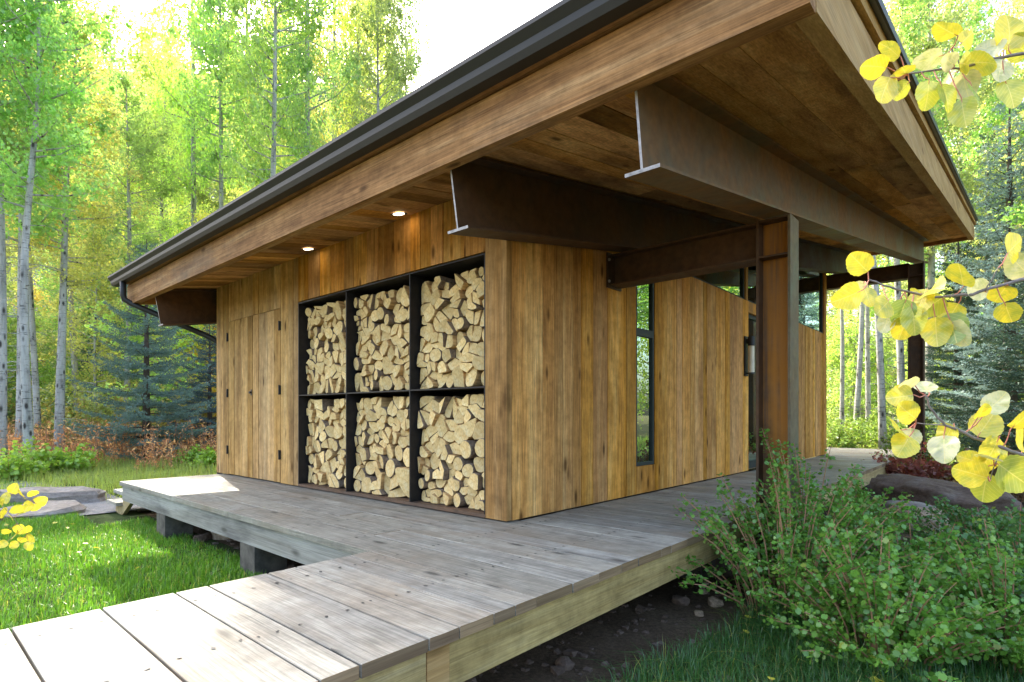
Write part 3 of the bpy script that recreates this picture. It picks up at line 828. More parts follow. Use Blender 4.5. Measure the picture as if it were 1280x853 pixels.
# past 300 logs the smallest in view become one heap
LOGS.sort(key=lambda o: -o['area'])
for o in LOGS: del o['area']
if len(LOGS) > 300:
    rest = LOGS[300:]; heap = MB()
    for o in rest:
        b = len(heap.v); heap.v += [tuple(v.co + o.location) for v in o.data.vertices]
        for p in o.data.polygons:
            heap.face([b + i for i in p.vertices], 0 if p.material_index == 0 else (1 if o.data.materials[1] == M['bark'] else 2))
        bpy.data.objects.remove(o)
    tag(heap.build('firewood_logs', [M['log_end'], M['bark'], M['log_side']]), 'the smallest split logs filling gaps between the larger ones in the rack', 'firewood', 'firewood logs stacked in the steel rack', 'stuff')

# ------------------------------------------------------------------ deck
deck = empty('wooden_deck', (0, -1.2, 0)); tag(deck, 'weathered grey plank deck and walkway wrapping the corner of the cabin', 'deck')
XE, XL, XW, YD = 1.32, -5.57, -.015, -1.264
def inv(o): o.matrix_parent_inverse = deck.matrix_world.inverted(); return o
bpy.context.view_layer.update()
rd = random.Random(12)
mb = MB(); sc_ = MB()
def plank(x0, x1, y0, y1, ends=True):
    mb.cur = rd.random(); j = rd.uniform(-.002, .001); c = .0025; g = .0025 if y1 > -1.75 else .0045
    a, b = y0 + g, y1 - g
    cup = rd.uniform(-.002, .002)
    prof = [(a, -.05), (b, -.05), (b, -c + j), (b - c, j), ((a + b) / 2, j + cup), (a + c, j), (a, -c + j)]
    xr = x1 + (rd.uniform(-.002, .002) if abs(x1 - XE) < .01 else 0)
    mb.prism(prof, (x0, 0, 0), (1, 0, 0), (0, 1, 0), (0, 0, 1), xr - x0, cap_mi=1, mi=0)
    # screws over the joists
    x = -5.4
    while x < XE:
        xx = x + rd.uniform(-.02, .02)
        if x0 + .03 < xx < x1 - .02:
            for k in range(2 if (b - a) < .2 else 3):
                yy = a + (b - a) * ((k + .5) / (2 if (b - a) < .2 else 3)) + rd.uniform(-.02, .02)
                rr = rd.uniform(.007, .0105); n = len(sc_.v)
                sc_.v += [(xx + rd.uniform(-.0, .012) + math.cos(2 * math.pi * q / 8) * rr, yy + math.sin(2 * math.pi * q / 8) * rr, j + .0035) for q in range(8)]
                sc_.face(list(range(n, n + 8)))
        x += .62
    return
yy = YD; widths = [.29, .15, .29, .20, .29, .15, .24]
ys_deck = []
y = YD
while y < 13.2:
    w_ = rd.choice((.14, .19, .24, .29)); ys_deck.append((y, y + w_)); y += w_
for a, b in ys_deck:
    if a < .0: 
        # long boards jointed at different places
        jx = rd.choice((-3.1, -2.2, -1.25, -.4)); plank(XL, jx, a, b); plank(jx + .003, XE, a, b)
    elif a < LB: plank(-.04 if a < .05 else .02, XE, a, b)
    else: plank(-5.0, XE, a, b)
y = YD - .0
for w_ in (.15, .14, .20, .16, .30, .15, .29, .30, .30, .29, .30, .28, .30, .29, .30, .3, .3):
    plank(XW, XE, y - w_, y); y -= w_
YB = y
inv(mb.build('decking', [M['deck'], M['deck_end']], deck)); so_ = inv(sc_.build('screws', M['screw'], deck)); so_['kind'] = 'stuff'
mb = MB(); mb.cur = .3
mb.box(XE - .065, XE - .02, -1.79, 3.6, -.243, -.0525); mb.cur = .77; mb.box(XE - .065, XE - .02, 3.603, 10.3, -.243, -.0525)
mb.cur = .55; mb.box(XE - .066, XE - .021, YB, -1.91, -.242, -.0525)
inv(mb.build('rim_joist', M['rim_y'], deck))
mb = MB(); mb.cur = .9; mb.box(XE - .063, XE - .017, -1.907, -1.793, -.255, -.0525); inv(mb.build('joist_end', M['fascia_y'], deck))
mb = MB(); mb.cur = .15; mb.box(XL + .035, XW - .0, YD + .025, YD + .07, -.243, -.0525); inv(mb.build('rim_joist', M['rim_x'], deck))
mb = MB(); mb.cur = .65; mb.box(XL + .034, XL + .075, YD + .072, .5, -.243, -.0525); mb.box(XW + .02, XW + .065, YB, YD + .024, -.243, -.0525); inv(mb.build('rim_joist', M['rim_y'], deck))
for x, y in ((-4.05, -1.10), (-1.85, -1.10), (.95, 1.3), (.95, 3.6), (.75, -3.2), (.12, -3.2), (-4.05, -.3), (-1.85, -.3)):
    mb = MB(); mb.cur = rd.random(); mb.box(x - .14, x + .14, y - .14, y + .14, GZ - .1, -.245); inv(mb.build('pier', M['pier'], deck))
mb = MB()
for k in range(11):
    x = -5.3 + k * .62
    if x > XE - .1: break
    mb.cur = rd.random(); mb.box(x - .02, x + .02, YD + .075, -.02, -.24, -.0525)
inv(mb.build('joists', M['rim_y'], deck))
mb = MB(); mb.box(-LA + .02, -.02, .08, .2, GZ - .1, -.053); mb.box(-.12, -.02, .2, LB, GZ - .1, -.053); mb.build('foundation', M['pier'], cabin)

# steps at the left end
steps = empty('wooden_steps', (-6.1, -.7, GZ)); tag(steps, 'short flight of plank steps down from the left end of the deck', 'steps')
bpy.context.view_layer.update()
def inv2(o): o.matrix_parent_inverse = steps.matrix_world.inverted(); return o
for k, (x1, z) in enumerate(((-5.68, -.16), (-6.03, -.335), (-6.38, -.49))):
    mb = MB(); mb.cur = rd.random(); mb.box(x1 - .48, x1, -1.19, -.2, z - .045, z); inv2(mb.build('tread', M['deck'], steps))
for yq in (-1.12, -.3):
    mb = MB(); mb.cur = rd.random()
    mb.prism([(-5.58, -.206), (-6.0, -.206), (-6.0, -.381), (-6.35, -.381), (-6.35, -.536), (-6.7, -.536), (-6.7, -.65), (-6.3, -.65), (-5.58, -.26)], (0, yq, 0), (0, 1, 0), (1, 0, 0), (0, 0, 1), .05)
    inv2(mb.build('stringer', M['rim_y'], steps))

# ------------------------------------------------------------------ rocks
def rock_obj(name, loc, size, seed, mat, rz=0, sub=3, rough=.25, flat=False):
    import bmesh
    bm = bmesh.new(); bmesh.ops.create_icosphere(bm, subdivisions=sub, radius=1)
    for v in bm.verts:
        p = v.co.copy()
        q = Vector((max(-1, min(1, p.x * 1.35)), max(-1, min(1, p.y * 1.35)), max(-1, min(1, p.z * (1.9 if flat else 1.3)))))
        p = p * .45 + q * .55
        n = mnoise.noise(p * 1.3 + Vector((seed, seed * 2, 0))) * rough + mnoise.noise(p * 3.5 + Vector((seed, 0, seed))) * rough * .4 + mnoise.noise(p * 9 + Vector((seed, 0, seed))) * rough * .12
        v.co = Vector((p.x * size[0], p.y * size[1], p.z * size[2])) * (1 + n)
    me = bpy.data.meshes.new(name); bm.to_mesh(me); bm.free(); me.materials.append(mat)
    for p in me.polygons: p.use_smooth = sub > 3
    o = bpy.data.objects.new(name, me); o.location = loc; o.rotation_euler = (0, 0, rz); COL.objects.link(o); return o
tag(rock_obj('boulder', (2.02, 7.25, -.47), (.62, 1.05, .34), 3, M['boulder'], R(62), 5, .22), 'long dark brown boulder lying between the red-leaved shrub and the green shrubs', 'boulder')
tag(rock_obj('stepping_stone', (1.98, 5.75, -.43), (.26, .34, .12), 8, M['slab'], R(40), 4, .12, True), 'small pale flat stone in front of the long brown boulder', 'stone')
tag(rock_obj('sandstone_rock', (2.1, 5.05, -.5), (.34, .5, .22), 14, M['sandstone'], R(20), 4, .25), 'tan sandstone rock half hidden among the green shrubs', 'rock')
def slab_obj(loc, rx, ry, th, seed, mat, rz):
    """a flat split flagstone with a broken edge"""
    k = random.Random(seed); n = 15; mb = MB(); L = 5
    rad_ = [k.uniform(.8, 1.1) for _ in range(n)]
    for lv in range(L):
        t = lv / (L - 1)
        for i in range(n):
            a = 2 * math.pi * i / n; r1 = rad_[i] * (1 + (.05 if lv in (1, 3) else -.06 if lv == 4 else 0)) + k.uniform(-.03, .03)
            mb.v.append((math.cos(a) * rx * r1, math.sin(a) * ry * r1, th * t + k.uniform(-.012, .012) + (.03 * math.cos(a + seed) if lv == 4 else 0)))
    for lv in range(L - 1):
        for i in range(n):
            j = (i + 1) % n; mb.face([lv * n + i, lv * n + j, lv * n + n + j, lv * n + n + i])
    c = len(mb.v); mb.v.append((0, 0, th + .01))
    ring = [len(mb.v) + i for i in range(n)]
    for i in range(n):
        a = 2 * math.pi * i / n; mb.v.append((math.cos(a) * rx * .5 * k.uniform(.8, 1.2), math.sin(a) * ry * .5 * k.uniform(.8, 1.2), th + k.uniform(-.012, .03)))
    b = (L - 1) * n
    for i in range(n):
        j = (i + 1) % n; mb.face([b + i, b + j, ring[j], ring[i]]); mb.face([c, ring[i], ring[j]])
    o = mb.build('stone_slab', mat); o.location = loc; o.rotation_euler = (.03, -.02, rz); return o
tag(slab_obj((-6.95, -1.9, GZ - .02), .62, .42, .16, 5, M['slab'], R(30)), 'broad flat stone slab at the lawn edge by the wooden steps', 'stone slab')
tag(slab_obj((-8.2, -1.55, GZ - .02), .85, .40, .26, 9, M['slab'], R(48)), 'longer raised flat stone behind the broad slab at the lawn edge', 'stone slab')
tag(rock_obj('stone', (-6.55, -2.5, GZ + .04), (.26, .2, .15), 12, M['boulder'], R(10), 4, .2), 'rounded dark stone at the near end of the flat slab', 'stone')
rk = random.Random(5)
tag(rock_obj('field_stone', (-3.3, -.55, GZ + .1), (.26, .22, .2), 31, M['boulder'], .4, 3, .3), 'large brown stone in the shade under the left deck, beside the block', 'stone', 'field stones on the dirt under the deck')
for k in range(26):
    x, y = (rk.uniform(-3.6, -.6), rk.uniform(-1.0, -.4)) if k < 12 else (rk.uniform(1.1, 1.9), rk.uniform(-2.0, 1.4))
    s = rk.uniform(.035, .10) * 1.5 if k < 12 else rk.uniform(.02, .055)
    tag(rock_obj('field_stone', (x, y, GZ + .04 + s * .3), (s * rk.uniform(.8, 1.4), s, s * .75), k + 40, M['boulder'] if rk.random() < .6 else M['sandstone'], rk.uniform(0, 3), 2, .3),
        'stone among the rubble under the left deck' if k < 12 else 'small stone on the shaded dirt along the right deck edge', 'stone', 'field stones on the dirt under the deck')

gm = MB(); gk = random.Random(9)
for k in range(1100):
    x, y = (gk.uniform(.2, 2.1), gk.uniform(-3, 3)) if k % 3 else (gk.uniform(-4.5, -.3), gk.uniform(-1.15, .1))
    q = gk.uniform(.006, .022) * (1.8 if gk.random() < .08 else 1); n = len(gm.v); gm.cur = gk.random()
    for cx in (-1, 1):
        for cy in (-1, 1):
            for cz in (-1, 1): gm.v.append((x + cx * q * gk.uniform(.4, 1.2), y + cy * q * gk.uniform(.4, 1.2), GZ + .04 + q * .1 + cz * q * gk.uniform(.3, .8)))
    for f in ((0, 1, 3, 2), (4, 6, 7, 5), (0, 4, 5, 1), (2, 3, 7, 6), (0, 2, 6, 4), (1, 5, 7, 3)): gm.face([n + i for i in f])
tag(gm.build('gravel', M['boulder']), 'loose clods and pebbles on the bare dirt under the deck', 'gravel', kind='stuff')

# ------------------------------------------------------------------ vegetation builders (numpy)
def rot_frames(n, r, up=None, tilt=1.0):
    """random leaf frames: returns (u, v, w) unit arrays"""
    w = r.normal(size=(n, 3)); 
    if up is not None: w = w * tilt + np.array(up)
    w /= np.linalg.norm(w, axis=1)[:, None] + 1e-9
    a = r.normal(size=(n, 3)); u = np.cross(w, a); u /= np.linalg.norm(u, axis=1)[:, None] + 1e-9
    v = np.cross(w, u); return u, v, w
LEAF6 = np.array([(-.5, 0), (-.22, -.42), (.18, -.40), (.55, 0), (.18, .40), (-.22, .42)])
LEAF4 = np.array([(-.5, 0), (.0, -.42), (.55, 0), (.0, .42)])
def leaves(centers, size, r, shape=LEAF4, up=None, tilt=1.0, fold=.12):
    n = len(centers); u, v, w = rot_frames(n, r, up, tilt)
    s = np.asarray(size).reshape(-1, 1) * np.ones((n, 1))
    out = np.zeros((n, len(shape), 3))
    for k, (a, b) in enumerate(shape):
        out[:, k] = centers + (u * a + v * b + w * (abs(b) * fold)) * s
    return out.reshape(-1, 3)

def aspen_meshes(seed, h, base, rad, nbr, nleaf, lsize, trunk_r):
    r = np.random.default_rng(seed); pr = random.Random(seed)
    # trunk line
    bend = [(pr.uniform(-.25, .25), pr.uniform(-.25, .25)) for _ in range(4)]
    def tp(t):
        x = sum(b[0] * math.sin(t * (k + 1) * 1.7 + k) for k, b in enumerate(bend)) * t
        y = sum(b[1] * math.sin(t * (k + 1) * 1.9 + 2 * k) for k, b in enumerate(bend)) * t
        return Vector((x, y, t * h))
    mb = MB()
    N = 14
    pts = [tp(i / N) for i in range(N + 1)]; pts[0].z = -.3
    rad_t = [trunk_r * (1.25 if i == 0 else 1) * (1 - .9 * (i / N)) + .008 for i in range(N + 1)]
    mb.tube(pts, rad_t, 9)
    cl = []
    for k in range(nbr):
        t = base + (1 - base) * (k + pr.random()) / nbr
        p = tp(t); a = pr.uniform(0, 2 * math.pi)
        q = (t - base) / (1 - base)
        L = rad * (.35 + 1.0 * math.sin(math.pi * min(1, .18 + .8 * q)) ** .8) * pr.uniform(.6, 1.15) * (1 - .3 * q)
        rise = pr.uniform(.1, .9) * L * (.5 + q)
        d = Vector((math.cos(a), math.sin(a), 0))
        e = p + d * L + Vector((0, 0, rise)); m_ = p + d * L * .55 + Vector((0, 0, rise * .35))
        mb.tube([p, m_, e], [.018 + .028 * (1 - t), .016, .005], 4, cap=False)
        for s in range(int(4 + L * 4)):
            f = pr.uniform(.3, 1.08)
            c = (p.lerp(m_, f / .55) if f < .55 else m_.lerp(e, (f - .55) / .45))
            cl.append((c.x + pr.gauss(0, .16), c.y + pr.gauss(0, .16), c.z + pr.gauss(0, .16)))
        # dead twigs low on the trunk
    for k in range(26):
        t = pr.uniform(.08, base + .1); p = tp(t); a = pr.uniform(0, 6.28); L = pr.uniform(.3, 1.4)
        d = Vector((math.cos(a), math.sin(a), -.15)); m_ = p + d * L * .5 + Vector((0, 0, pr.uniform(-.1, .15)))
        mb.tube([p, m_, p + d * L], [.012, .008, .003], 4, cap=False)
    cl = np.array(cl); which = r.integers(0, len(cl), nleaf)
    spread = np.clip(np.abs(r.normal(.17, .07, len(cl))), .06, .4)[which][:, None]
    c = cl[which] + r.normal(size=(nleaf, 3)) * spread
    lv = leaves(c, lsize * r.uniform(.65, 1.25, nleaf), r)
    crnd = r.random(len(cl))[which] * .6 + r.random(nleaf) * .4
    lm = np_mesh('crown', lv, 4, M['aspen_leaf'], crnd, link=False)
    o = mb.build('trunk', M['aspen_bark'], smooth=True); tm = o.data; bpy.data.objects.remove(o)
    return tm, lm

TALL = [aspen_meshes(100 + k, 17, .34 + .03 * k, 1.9, 70, 21000, .10, .17) for k in range(4)]
SLIM = [aspen_meshes(200 + k, 15, .45, 1.3, 44, 10000, .10, .12) for k in range(2)]
YOUNG = [aspen_meshes(300 + k, 9, .07, 1.6, 60, 13000, .10, .07) for k in range(4)]
GREEN = (.12, .185, .055); LIME = (.21, .245, .065); YEL = (.31, .265, .07)

def aspen(kind, k, pos, hs, ws, tint, label, group, rz=None, lean=(0, 0)):
    tm, lm = kind[k % len(kind)]
    root = empty('aspen_tree', pos, rng.uniform(0, 6.28) if rz is None else rz)
    root.scale = (ws, ws, hs); root.rotation_euler.x = lean[0]; root.rotation_euler.y = lean[1]
    t = mesh_obj('trunk', tm, root); c = mesh_obj('crown', lm, root)
    j = [rng.uniform(.85, 1.15) for _ in range(3)]
    c.color = (tint[0] * j[0], tint[1] * j[1], tint[2] * j[2], 1)
    tag(root, label, 'tree', group)
    return root
W0 = Vector((.6, -2.6, 0)); W1 = Vector((-4.6, -.7, 0))
def cap_height(pos, hgt, rad):
    """trees standing in the gaps the sun shines through (to the walkway, to the deck end and the lawn) stay below it"""
    for W, lo, hi, k in ((W0, -.5, .5, .95), (W1, -.6, .4, .95)):
        d = Vector((pos.x - W.x, pos.y - W.y, 0)); along = d.dot(SUN_H)
        if along <= 0: continue
        side = d.dot(Vector((-SUN_H.y, SUN_H.x, 0)))
        if lo - rad * (.35 if W is W0 else .45) < side < hi + rad * (.35 if W is W0 else .45): hgt = min(hgt, max(2.5, along * math.tan(SUN_EL) * k + .3))
    return hgt
def put(kind, k, px, d, hgt, base_h, ws, tint, label, group, cap=True, lean=(0, 0)):
    p = spot((px - 640) / 702, d); p.z = terrain_z(p.x, p.y)
    if cap: hgt = cap_height(p, hgt, 1.9 * ws)
    return aspen(kind, k, p, hgt / base_h, ws, tint, label, group, lean=lean)
GL = 'aspens standing left of the cabin'
near = [
 (TALL, 0, 27, 16.5, 19, 17, .98, GREEN, 'stout pale aspen trunk furthest left but one, dark scarred, rising past the blue spruce', (0, .015)),
 (TALL, 1, 74, 18.5, 15.5, 17, .85, LIME, 'white aspen with a curving trunk just left of the blue spruce', (.03, .04)),
 (SLIM, 0, 3, 14.5, 17, 15, .8, GREEN, 'slim aspen at the left edge of the picture behind rusty undergrowth', (0, 0)),
 (SLIM, 1, 48, 20, 16, 15, .9, LIME, 'dark-trunked aspen leaning right between two stout pale trunks', (0, -.09)),
 (TALL, 2, 100, 24, 18, 17, .8, GREEN, 'slender leaning aspen behind the blue spruce, left of its tip', (0, .07)),
 (TALL, 3, 243, 27, 28, 17, 1.0, LIME, 'tall aspen whose pale trunk shows above the far end of the gutter', (0, .0)),
 (TALL, 0, 387, 26, 30, 17, 1.05, GREEN, 'tall green aspen rising over the middle of the gutter', (0, 0)),
 (TALL, 1, 440, 31, 31, 17, 1.0, LIME, 'two-toned aspen next to the open sky, over the gutter', (0, .02)),
 (SLIM, 0, 500, 33, 29, 15, .95, GREEN, 'aspen crown at the edge of the open sky above the gutter', (0, 0)),
 (TALL, 2, 158, 23.5, 18.3, 17, .85, GREEN, 'aspen directly behind the blue spruce', (0, 0)),
 (TALL, 3, -60, 13, 19, 17, 1.0, GREEN, 'aspen just outside the left edge whose green crown hangs into the picture', (0, 0)),
 (TALL, 1, 310, 30, 32, 17, 1.1, LIME, 'lime-coloured aspen in the second row left of the tall green one', (0, 0)),
 (SLIM, 0, 38, 13.2, 14, 15, .85, GREEN, 'slim aspen added at left to shade the lawn, before two stout pale trunks', (.02, .02)),  # extra tree, put here for its dappled shade on the lawn
 (TALL, 1, 415, 38, 40, 17, 1.5, LIME, 'big lime aspen crown filling the gap beside the open sky', (0, 0)),
 (TALL, 2, 190, 50, 36, 17, 1.6, LIME, 'far lime crown topping the gap above the blue spruce', (0, 0)),
 (SLIM, 1, 275, 24, 25, 15, 1.1, GREEN, 'slim green aspen left of the tall one over the gutter', (0, .01)),
 (TALL, 3, 205, 30, 29, 17, 1.1, LIME, 'lime aspen whose crown fills the gap above the blue spruce', (0, 0)),
 (TALL, 2, 470, 27, 24, 17, .8, GREEN, 'short green aspen crown just above the gutter near the open sky', (0, 0)),
 (TALL, 2, 330, 22, 24, 17, .9, GREEN, 'green aspen nearest to the gutter in the first row', (0, -.02)),
]
for q_, (kd, k, px, d, hg, bh, ws, tint, lab, lean) in enumerate(near): put(kd, k, px, d, hg, bh, ws, tint, lab, GL, cap=q_ not in (0, 2, 3, 10), lean=lean)
vr = random.Random(77)
GY = 'young yellow aspens behind the left trunks'
for i in range(34):
    px = -80 + i * 18.5 + vr.uniform(-9, 9); d = vr.uniform(22, 34)
    put(YOUNG, i, px, d, vr.uniform(5.5, 10), 9, vr.uniform(.9, 1.3), vr.choice((LIME, YEL, LIME, GREEN, GREEN)), 'young bushy aspen, leaves turning yellow, in the thicket behind the left trunks', GY)
GF = 'aspens of the far stand behind the cabin'
for i in range(20):
    px = -120 + i * 33 + vr.uniform(-8, 8); d = vr.uniform(42, 52)
    hg = vr.uniform(27, 36) if px < 480 else 14
    put(TALL, i, px, d, hg, 17, vr.uniform(1.2, 1.7), vr.choice((LIME, GREEN, LIME, GREEN)), 'aspen in the far sunlit stand beyond the left thicket', GF)
GR = 'aspens standing beyond the right end of the cabin'
right = [
 (SLIM, 0, 1104, 19, 17, 15, 1.0, LIME, 'pale blue-white aspen trunk leaning, seen under the far roof corner', (0, -.05)),
 (SLIM, 1, 1128, 20.5, 18, 15, 1.1, GREEN, 'straight white aspen trunk right of the leaning one under the roof corner', (0, 0)),
 (SLIM, 0, 1068, 22, 17, 15, .9, LIME, 'leaning grey aspen close to the cabin end wall', (0, .06)),
 (TALL, 1, 1158, 22, 20, 17, .95, GREEN, 'aspen trunk just right of the far steel column', (0, .03)),
 (SLIM, 1, 1086, 24, 18, 15, .9, GREEN, 'thin grey aspen trunk between the cabin end wall and the leaning pale one', (0, .03)),
 (SLIM, 0, 1052, 25, 17, 15, .8, LIME, 'thin aspen trunk nearest to the cabin end wall', (0, 0)),
 (TALL, 2, 1200, 31, 27, 17, 1.25, GREEN, 'big green aspen crown above the pale spruce at the right', (0, 0)),
 (TALL, 3, 1150, 34, 29, 17, 1.25, LIME, 'lime aspen crown touching the roof edge at upper right', (0, 0)),
 (TALL, 0, 1262, 36, 28, 17, 1.3, LIME, 'lime aspen crown in the upper right corner', (0, 0)),
 (TALL, 1, 1330, 30, 24, 17, 1.2, GREEN, 'green aspen at the right edge behind the pale spruce', (0, 0)),
]
for (kd, k, px, d, hg, bh, ws, tint, lab, lean) in right: put(kd, k, px, d, hg, bh, ws, tint, lab, GR, cap=False, lean=lean)
for i in range(22):
    px = 1020 + i * 20 + vr.uniform(-9, 9); d = vr.uniform(31, 44)
    put(YOUNG, i, px, d, vr.uniform(6, 11), 9, vr.uniform(.9, 1.4), vr.choice((LIME, GREEN, GREEN)), 'young leafy aspen in the thicket seen past the right end of the cabin', 'young aspens right of the cabin', cap=False)
for i in range(16):
    px = 1000 + i * 32 + vr.uniform(-9, 9); d = vr.uniform(44, 60)
    put(TALL, i, px, d, vr.uniform(20, 30), 17, vr.uniform(1.1, 1.5), vr.choice((LIME, GREEN)), 'aspen in the far stand beyond the right thicket', 'far aspens right of the cabin', cap=False)

for k, (u, d, hg, tint) in enumerate(((1.15, 15, 14, GREEN), (1.35, 19, 17, LIME), (1.6, 12, 13, GREEN), (1.75, 17, 18, LIME), (2.1, 12, 15, GREEN), (1.45, 24, 20, GREEN), (2.6, 9, 14, LIME))):
    p = spot(u, d); p.z = terrain_z(p.x, p.y)
    aspen(YOUNG if k % 2 else TALL, k, p, hg / (9 if k % 2 else 17), 1.3, tint, 'aspen beyond the right edge, mirrored in the tall narrow window', 'aspens mirrored in the windows')

def spruce_mesh(seed, h, rad, dens=1.0):
    r = np.random.default_rng(seed); pr = random.Random(seed)
    mb = MB(); mb.tube([(0, 0, -.3), (0, 0, h * .5), (0, 0, h)], [.02 * h + .02, .012 * h, .01], 8)
    cen = []; dirs = []
    z = .35
    while z < h - .1:
        t = z / h; L0 = rad * (1 - t) ** .85 * (1 if z > .8 else .75)
        nb = pr.randint(5, 7) if t < .8 else 5
        a0 = pr.uniform(0, 6.28)
        for k in range(nb):
            a = a0 + 2 * math.pi * k / nb + pr.uniform(-.3, .3); L = L0 * pr.uniform(.7, 1.12) + .08
            d = Vector((math.cos(a), math.sin(a), 0)); s = Vector((-d.y, d.x, 0))
            droop = pr.uniform(.12, .3); lift = .12
            zj = z + pr.uniform(-.11, .11)
            def bp(f, zj=zj, d=d, L=L, droop=droop, lift=lift, t=t): return Vector((0, 0, zj)) + d * L * f + Vector((0, 0, (-droop * f + (lift + droop * .55) * f * f) * L + (.5 * t * L * f)))
            if t < .9: mb.tube([bp(0), bp(.5), bp(1)], [.012 + .006 * L, .008, .003], 4, cap=False)
            nt = max(3, int(L * 13 * dens))
            for q in range(nt):
                f = .12 + .88 * (q + .5) / nt; b = bp(f)
                for sd in (-1, 1):
                    tl = L * .34 * (1.05 - f) * pr.uniform(.7, 1.2) + .06
                    td = (d * .75 + s * sd * 1.0 + Vector((0, 0, pr.uniform(-.25, .12)))).normalized()
                    nn = max(2, int(tl / .05))
                    for m_ in range(nn):
                        cc = b + td * tl * (m_ + .5) / nn
                        cen.append(cc); dirs.append(td)
            e = bp(1.0); cen.append(e); dirs.append(d)
        z += .24 + .08 * pr.random() + .012 * h * (1 - t)
    cen = np.array([tuple(c) for c in cen]); dirs = np.array([tuple(c) for c in dirs])
    per = 5; n = len(cen) * per
    c = np.repeat(cen, per, 0); dd = np.repeat(dirs, per, 0)
    dd = dd + r.normal(size=(n, 3)) * .55; dd[:, 2] += .12; dd /= np.linalg.norm(dd, axis=1)[:, None]
    side = np.cross(dd, r.normal(size=(n, 3))); side /= np.linalg.norm(side, axis=1)[:, None]
    ln = r.uniform(.05, .10, n)[:, None]; wd = .009 + .004 * r.random(n)[:, None]
    out = np.stack([c - side * wd, c + dd * ln * .5 - side * wd * 1.1, c + dd * ln, c + dd * ln * .5 + side * wd * 1.1], 1).reshape(-1, 3)
    lm = np_mesh('crown', out, 4, M['needle'], r.random(n), link=False)
    o = mb.build('trunk', M['spruce_bark'], smooth=True); tm = o.data; bpy.data.objects.remove(o)
    return tm, lm
SPR = [spruce_mesh(1, 6.2, 2.5, .62), spruce_mesh(2, 9.5, 2.6, .6)]
BLUE = (.14, .215, .185); PALE = (.22, .31, .31); DARKG = (.045, .085, .06)
def spruce(k, px, d, hgt, ws, tint, label, cap=True):
    p = spot((px - 640) / 702, d); p.z = terrain_z(p.x, p.y)
    root = empty('spruce_tree', p, rng.uniform(0, 6.28)); base = (6.2, 9.5)[k]
    root.scale = (ws, ws, hgt / base)
    mesh_obj('trunk', SPR[k][0], root); c = mesh_obj('crown', SPR[k][1], root); c.color = (*tint, 1)
    tag(root, label, 'tree', 'spruces around the cabin')
spruce(0, 183, 16.2, 6.5, .88, BLUE, 'blue spruce standing alone left of the cabin under the end of the gutter')
spruce(0, 262, 19.5, 5.0, .8, (.09, .14, .15), 'smaller blue spruce half hidden behind the cabin corner')
spruce(1, 128, 27, 9, .8, (.10, .16, .13), 'hazy spruce top behind the blue spruce, among yellow aspens')
spruce(1, 1262, 17.5, 11.5, 1.15, PALE, 'pale silvery spruce with sunlit branch tips at the right edge')
spruce(1, 1198, 19.5, 8.0, .95, DARKG, 'dark green spruce right of the far steel column')
spruce(0, 1290, 13.5, 5.4, 1.0, DARKG, 'dark spruce behind the yellow leaves at the right edge')
spruce(1, 1235, 27, 15, 1.2, DARKG, 'tall dark spruce behind the pale one')

# shrubs: stems with lobed leaves
LOBE = np.array([(-.45, 0), (-.40, -.28), (-.1, -.5), (.12, -.36), (.42, -.42), (.40, -.12), (.56, 0), (.40, .12), (.42, .42), (.12, .36), (-.1, .5), (-.40, .28)])
def shrub(name, pos, rad, hgt, nst, nlf, lsize, tint, label, cat, seed, group=None, stem=None, shape=LOBE, spread=.75, tint2=None, bare=.2):
    r = np.random.default_rng(seed); pr = random.Random(seed)
    root = empty(name, pos); mb = MB(); C = []; UP = []
    for k in range(nst):
        a = pr.uniform(0, 6.28); rr = rad * math.sqrt(pr.random())
        b = Vector((math.cos(a), math.sin(a), 0)) * rr * .35
        tip = Vector((math.cos(a), math.sin(a), 0)) * rr + Vector((pr.gauss(0, .06), pr.gauss(0, .06), 0))
        H = hgt * (1 - .5 * (rr / rad) ** 2) * (pr.uniform(.55, 1.02) if pr.random() < .8 else pr.uniform(1.0, 1.25))
        mid = b.lerp(tip, .35) + Vector((0, 0, H * .6)); tip.z = H
        pts = [b, b.lerp(mid, .5) + Vector((0, 0, .05)), mid, mid.lerp(tip, .55) + Vector((0, 0, .03 * hgt)), tip]
        pts[0].z = -.05
        mb.tube(pts, [.006, .0055, .005, .004, .002], 4, cap=False)
        for q in range(nlf):
            f = bare + (1 - bare) * pr.random() ** .8; g = f * 4; i = min(3, int(g)); c = pts[i].lerp(pts[i + 1], g - i)
            off = Vector((pr.gauss(0, 1), pr.gauss(0, 1), pr.gauss(0, .6))).normalized() * (.012 + lsize * pr.uniform(.4, 1.5))
            C.append(tuple(c + off))
    C = np.array(C); n = len(C)
    lv = leaves(C, lsize * r.uniform(.4, 1.35, n), r, shape, up=(0, 0, .9), tilt=.75, fold=.18)
    mb.build('stems', stem or M['stem'], root)
    lo = np_mesh('foliage', lv, len(shape), M['shrub_leaf'], r.random(n), root); lo.color = (*tint, 1)
    tag(root, label, cat, group)
    return root
CUR = (.085, .19, .03); CUR2 = (.06, .14, .032); CUR3 = (.10, .21, .032)
GC = 'currant shrubs along the right deck edge'
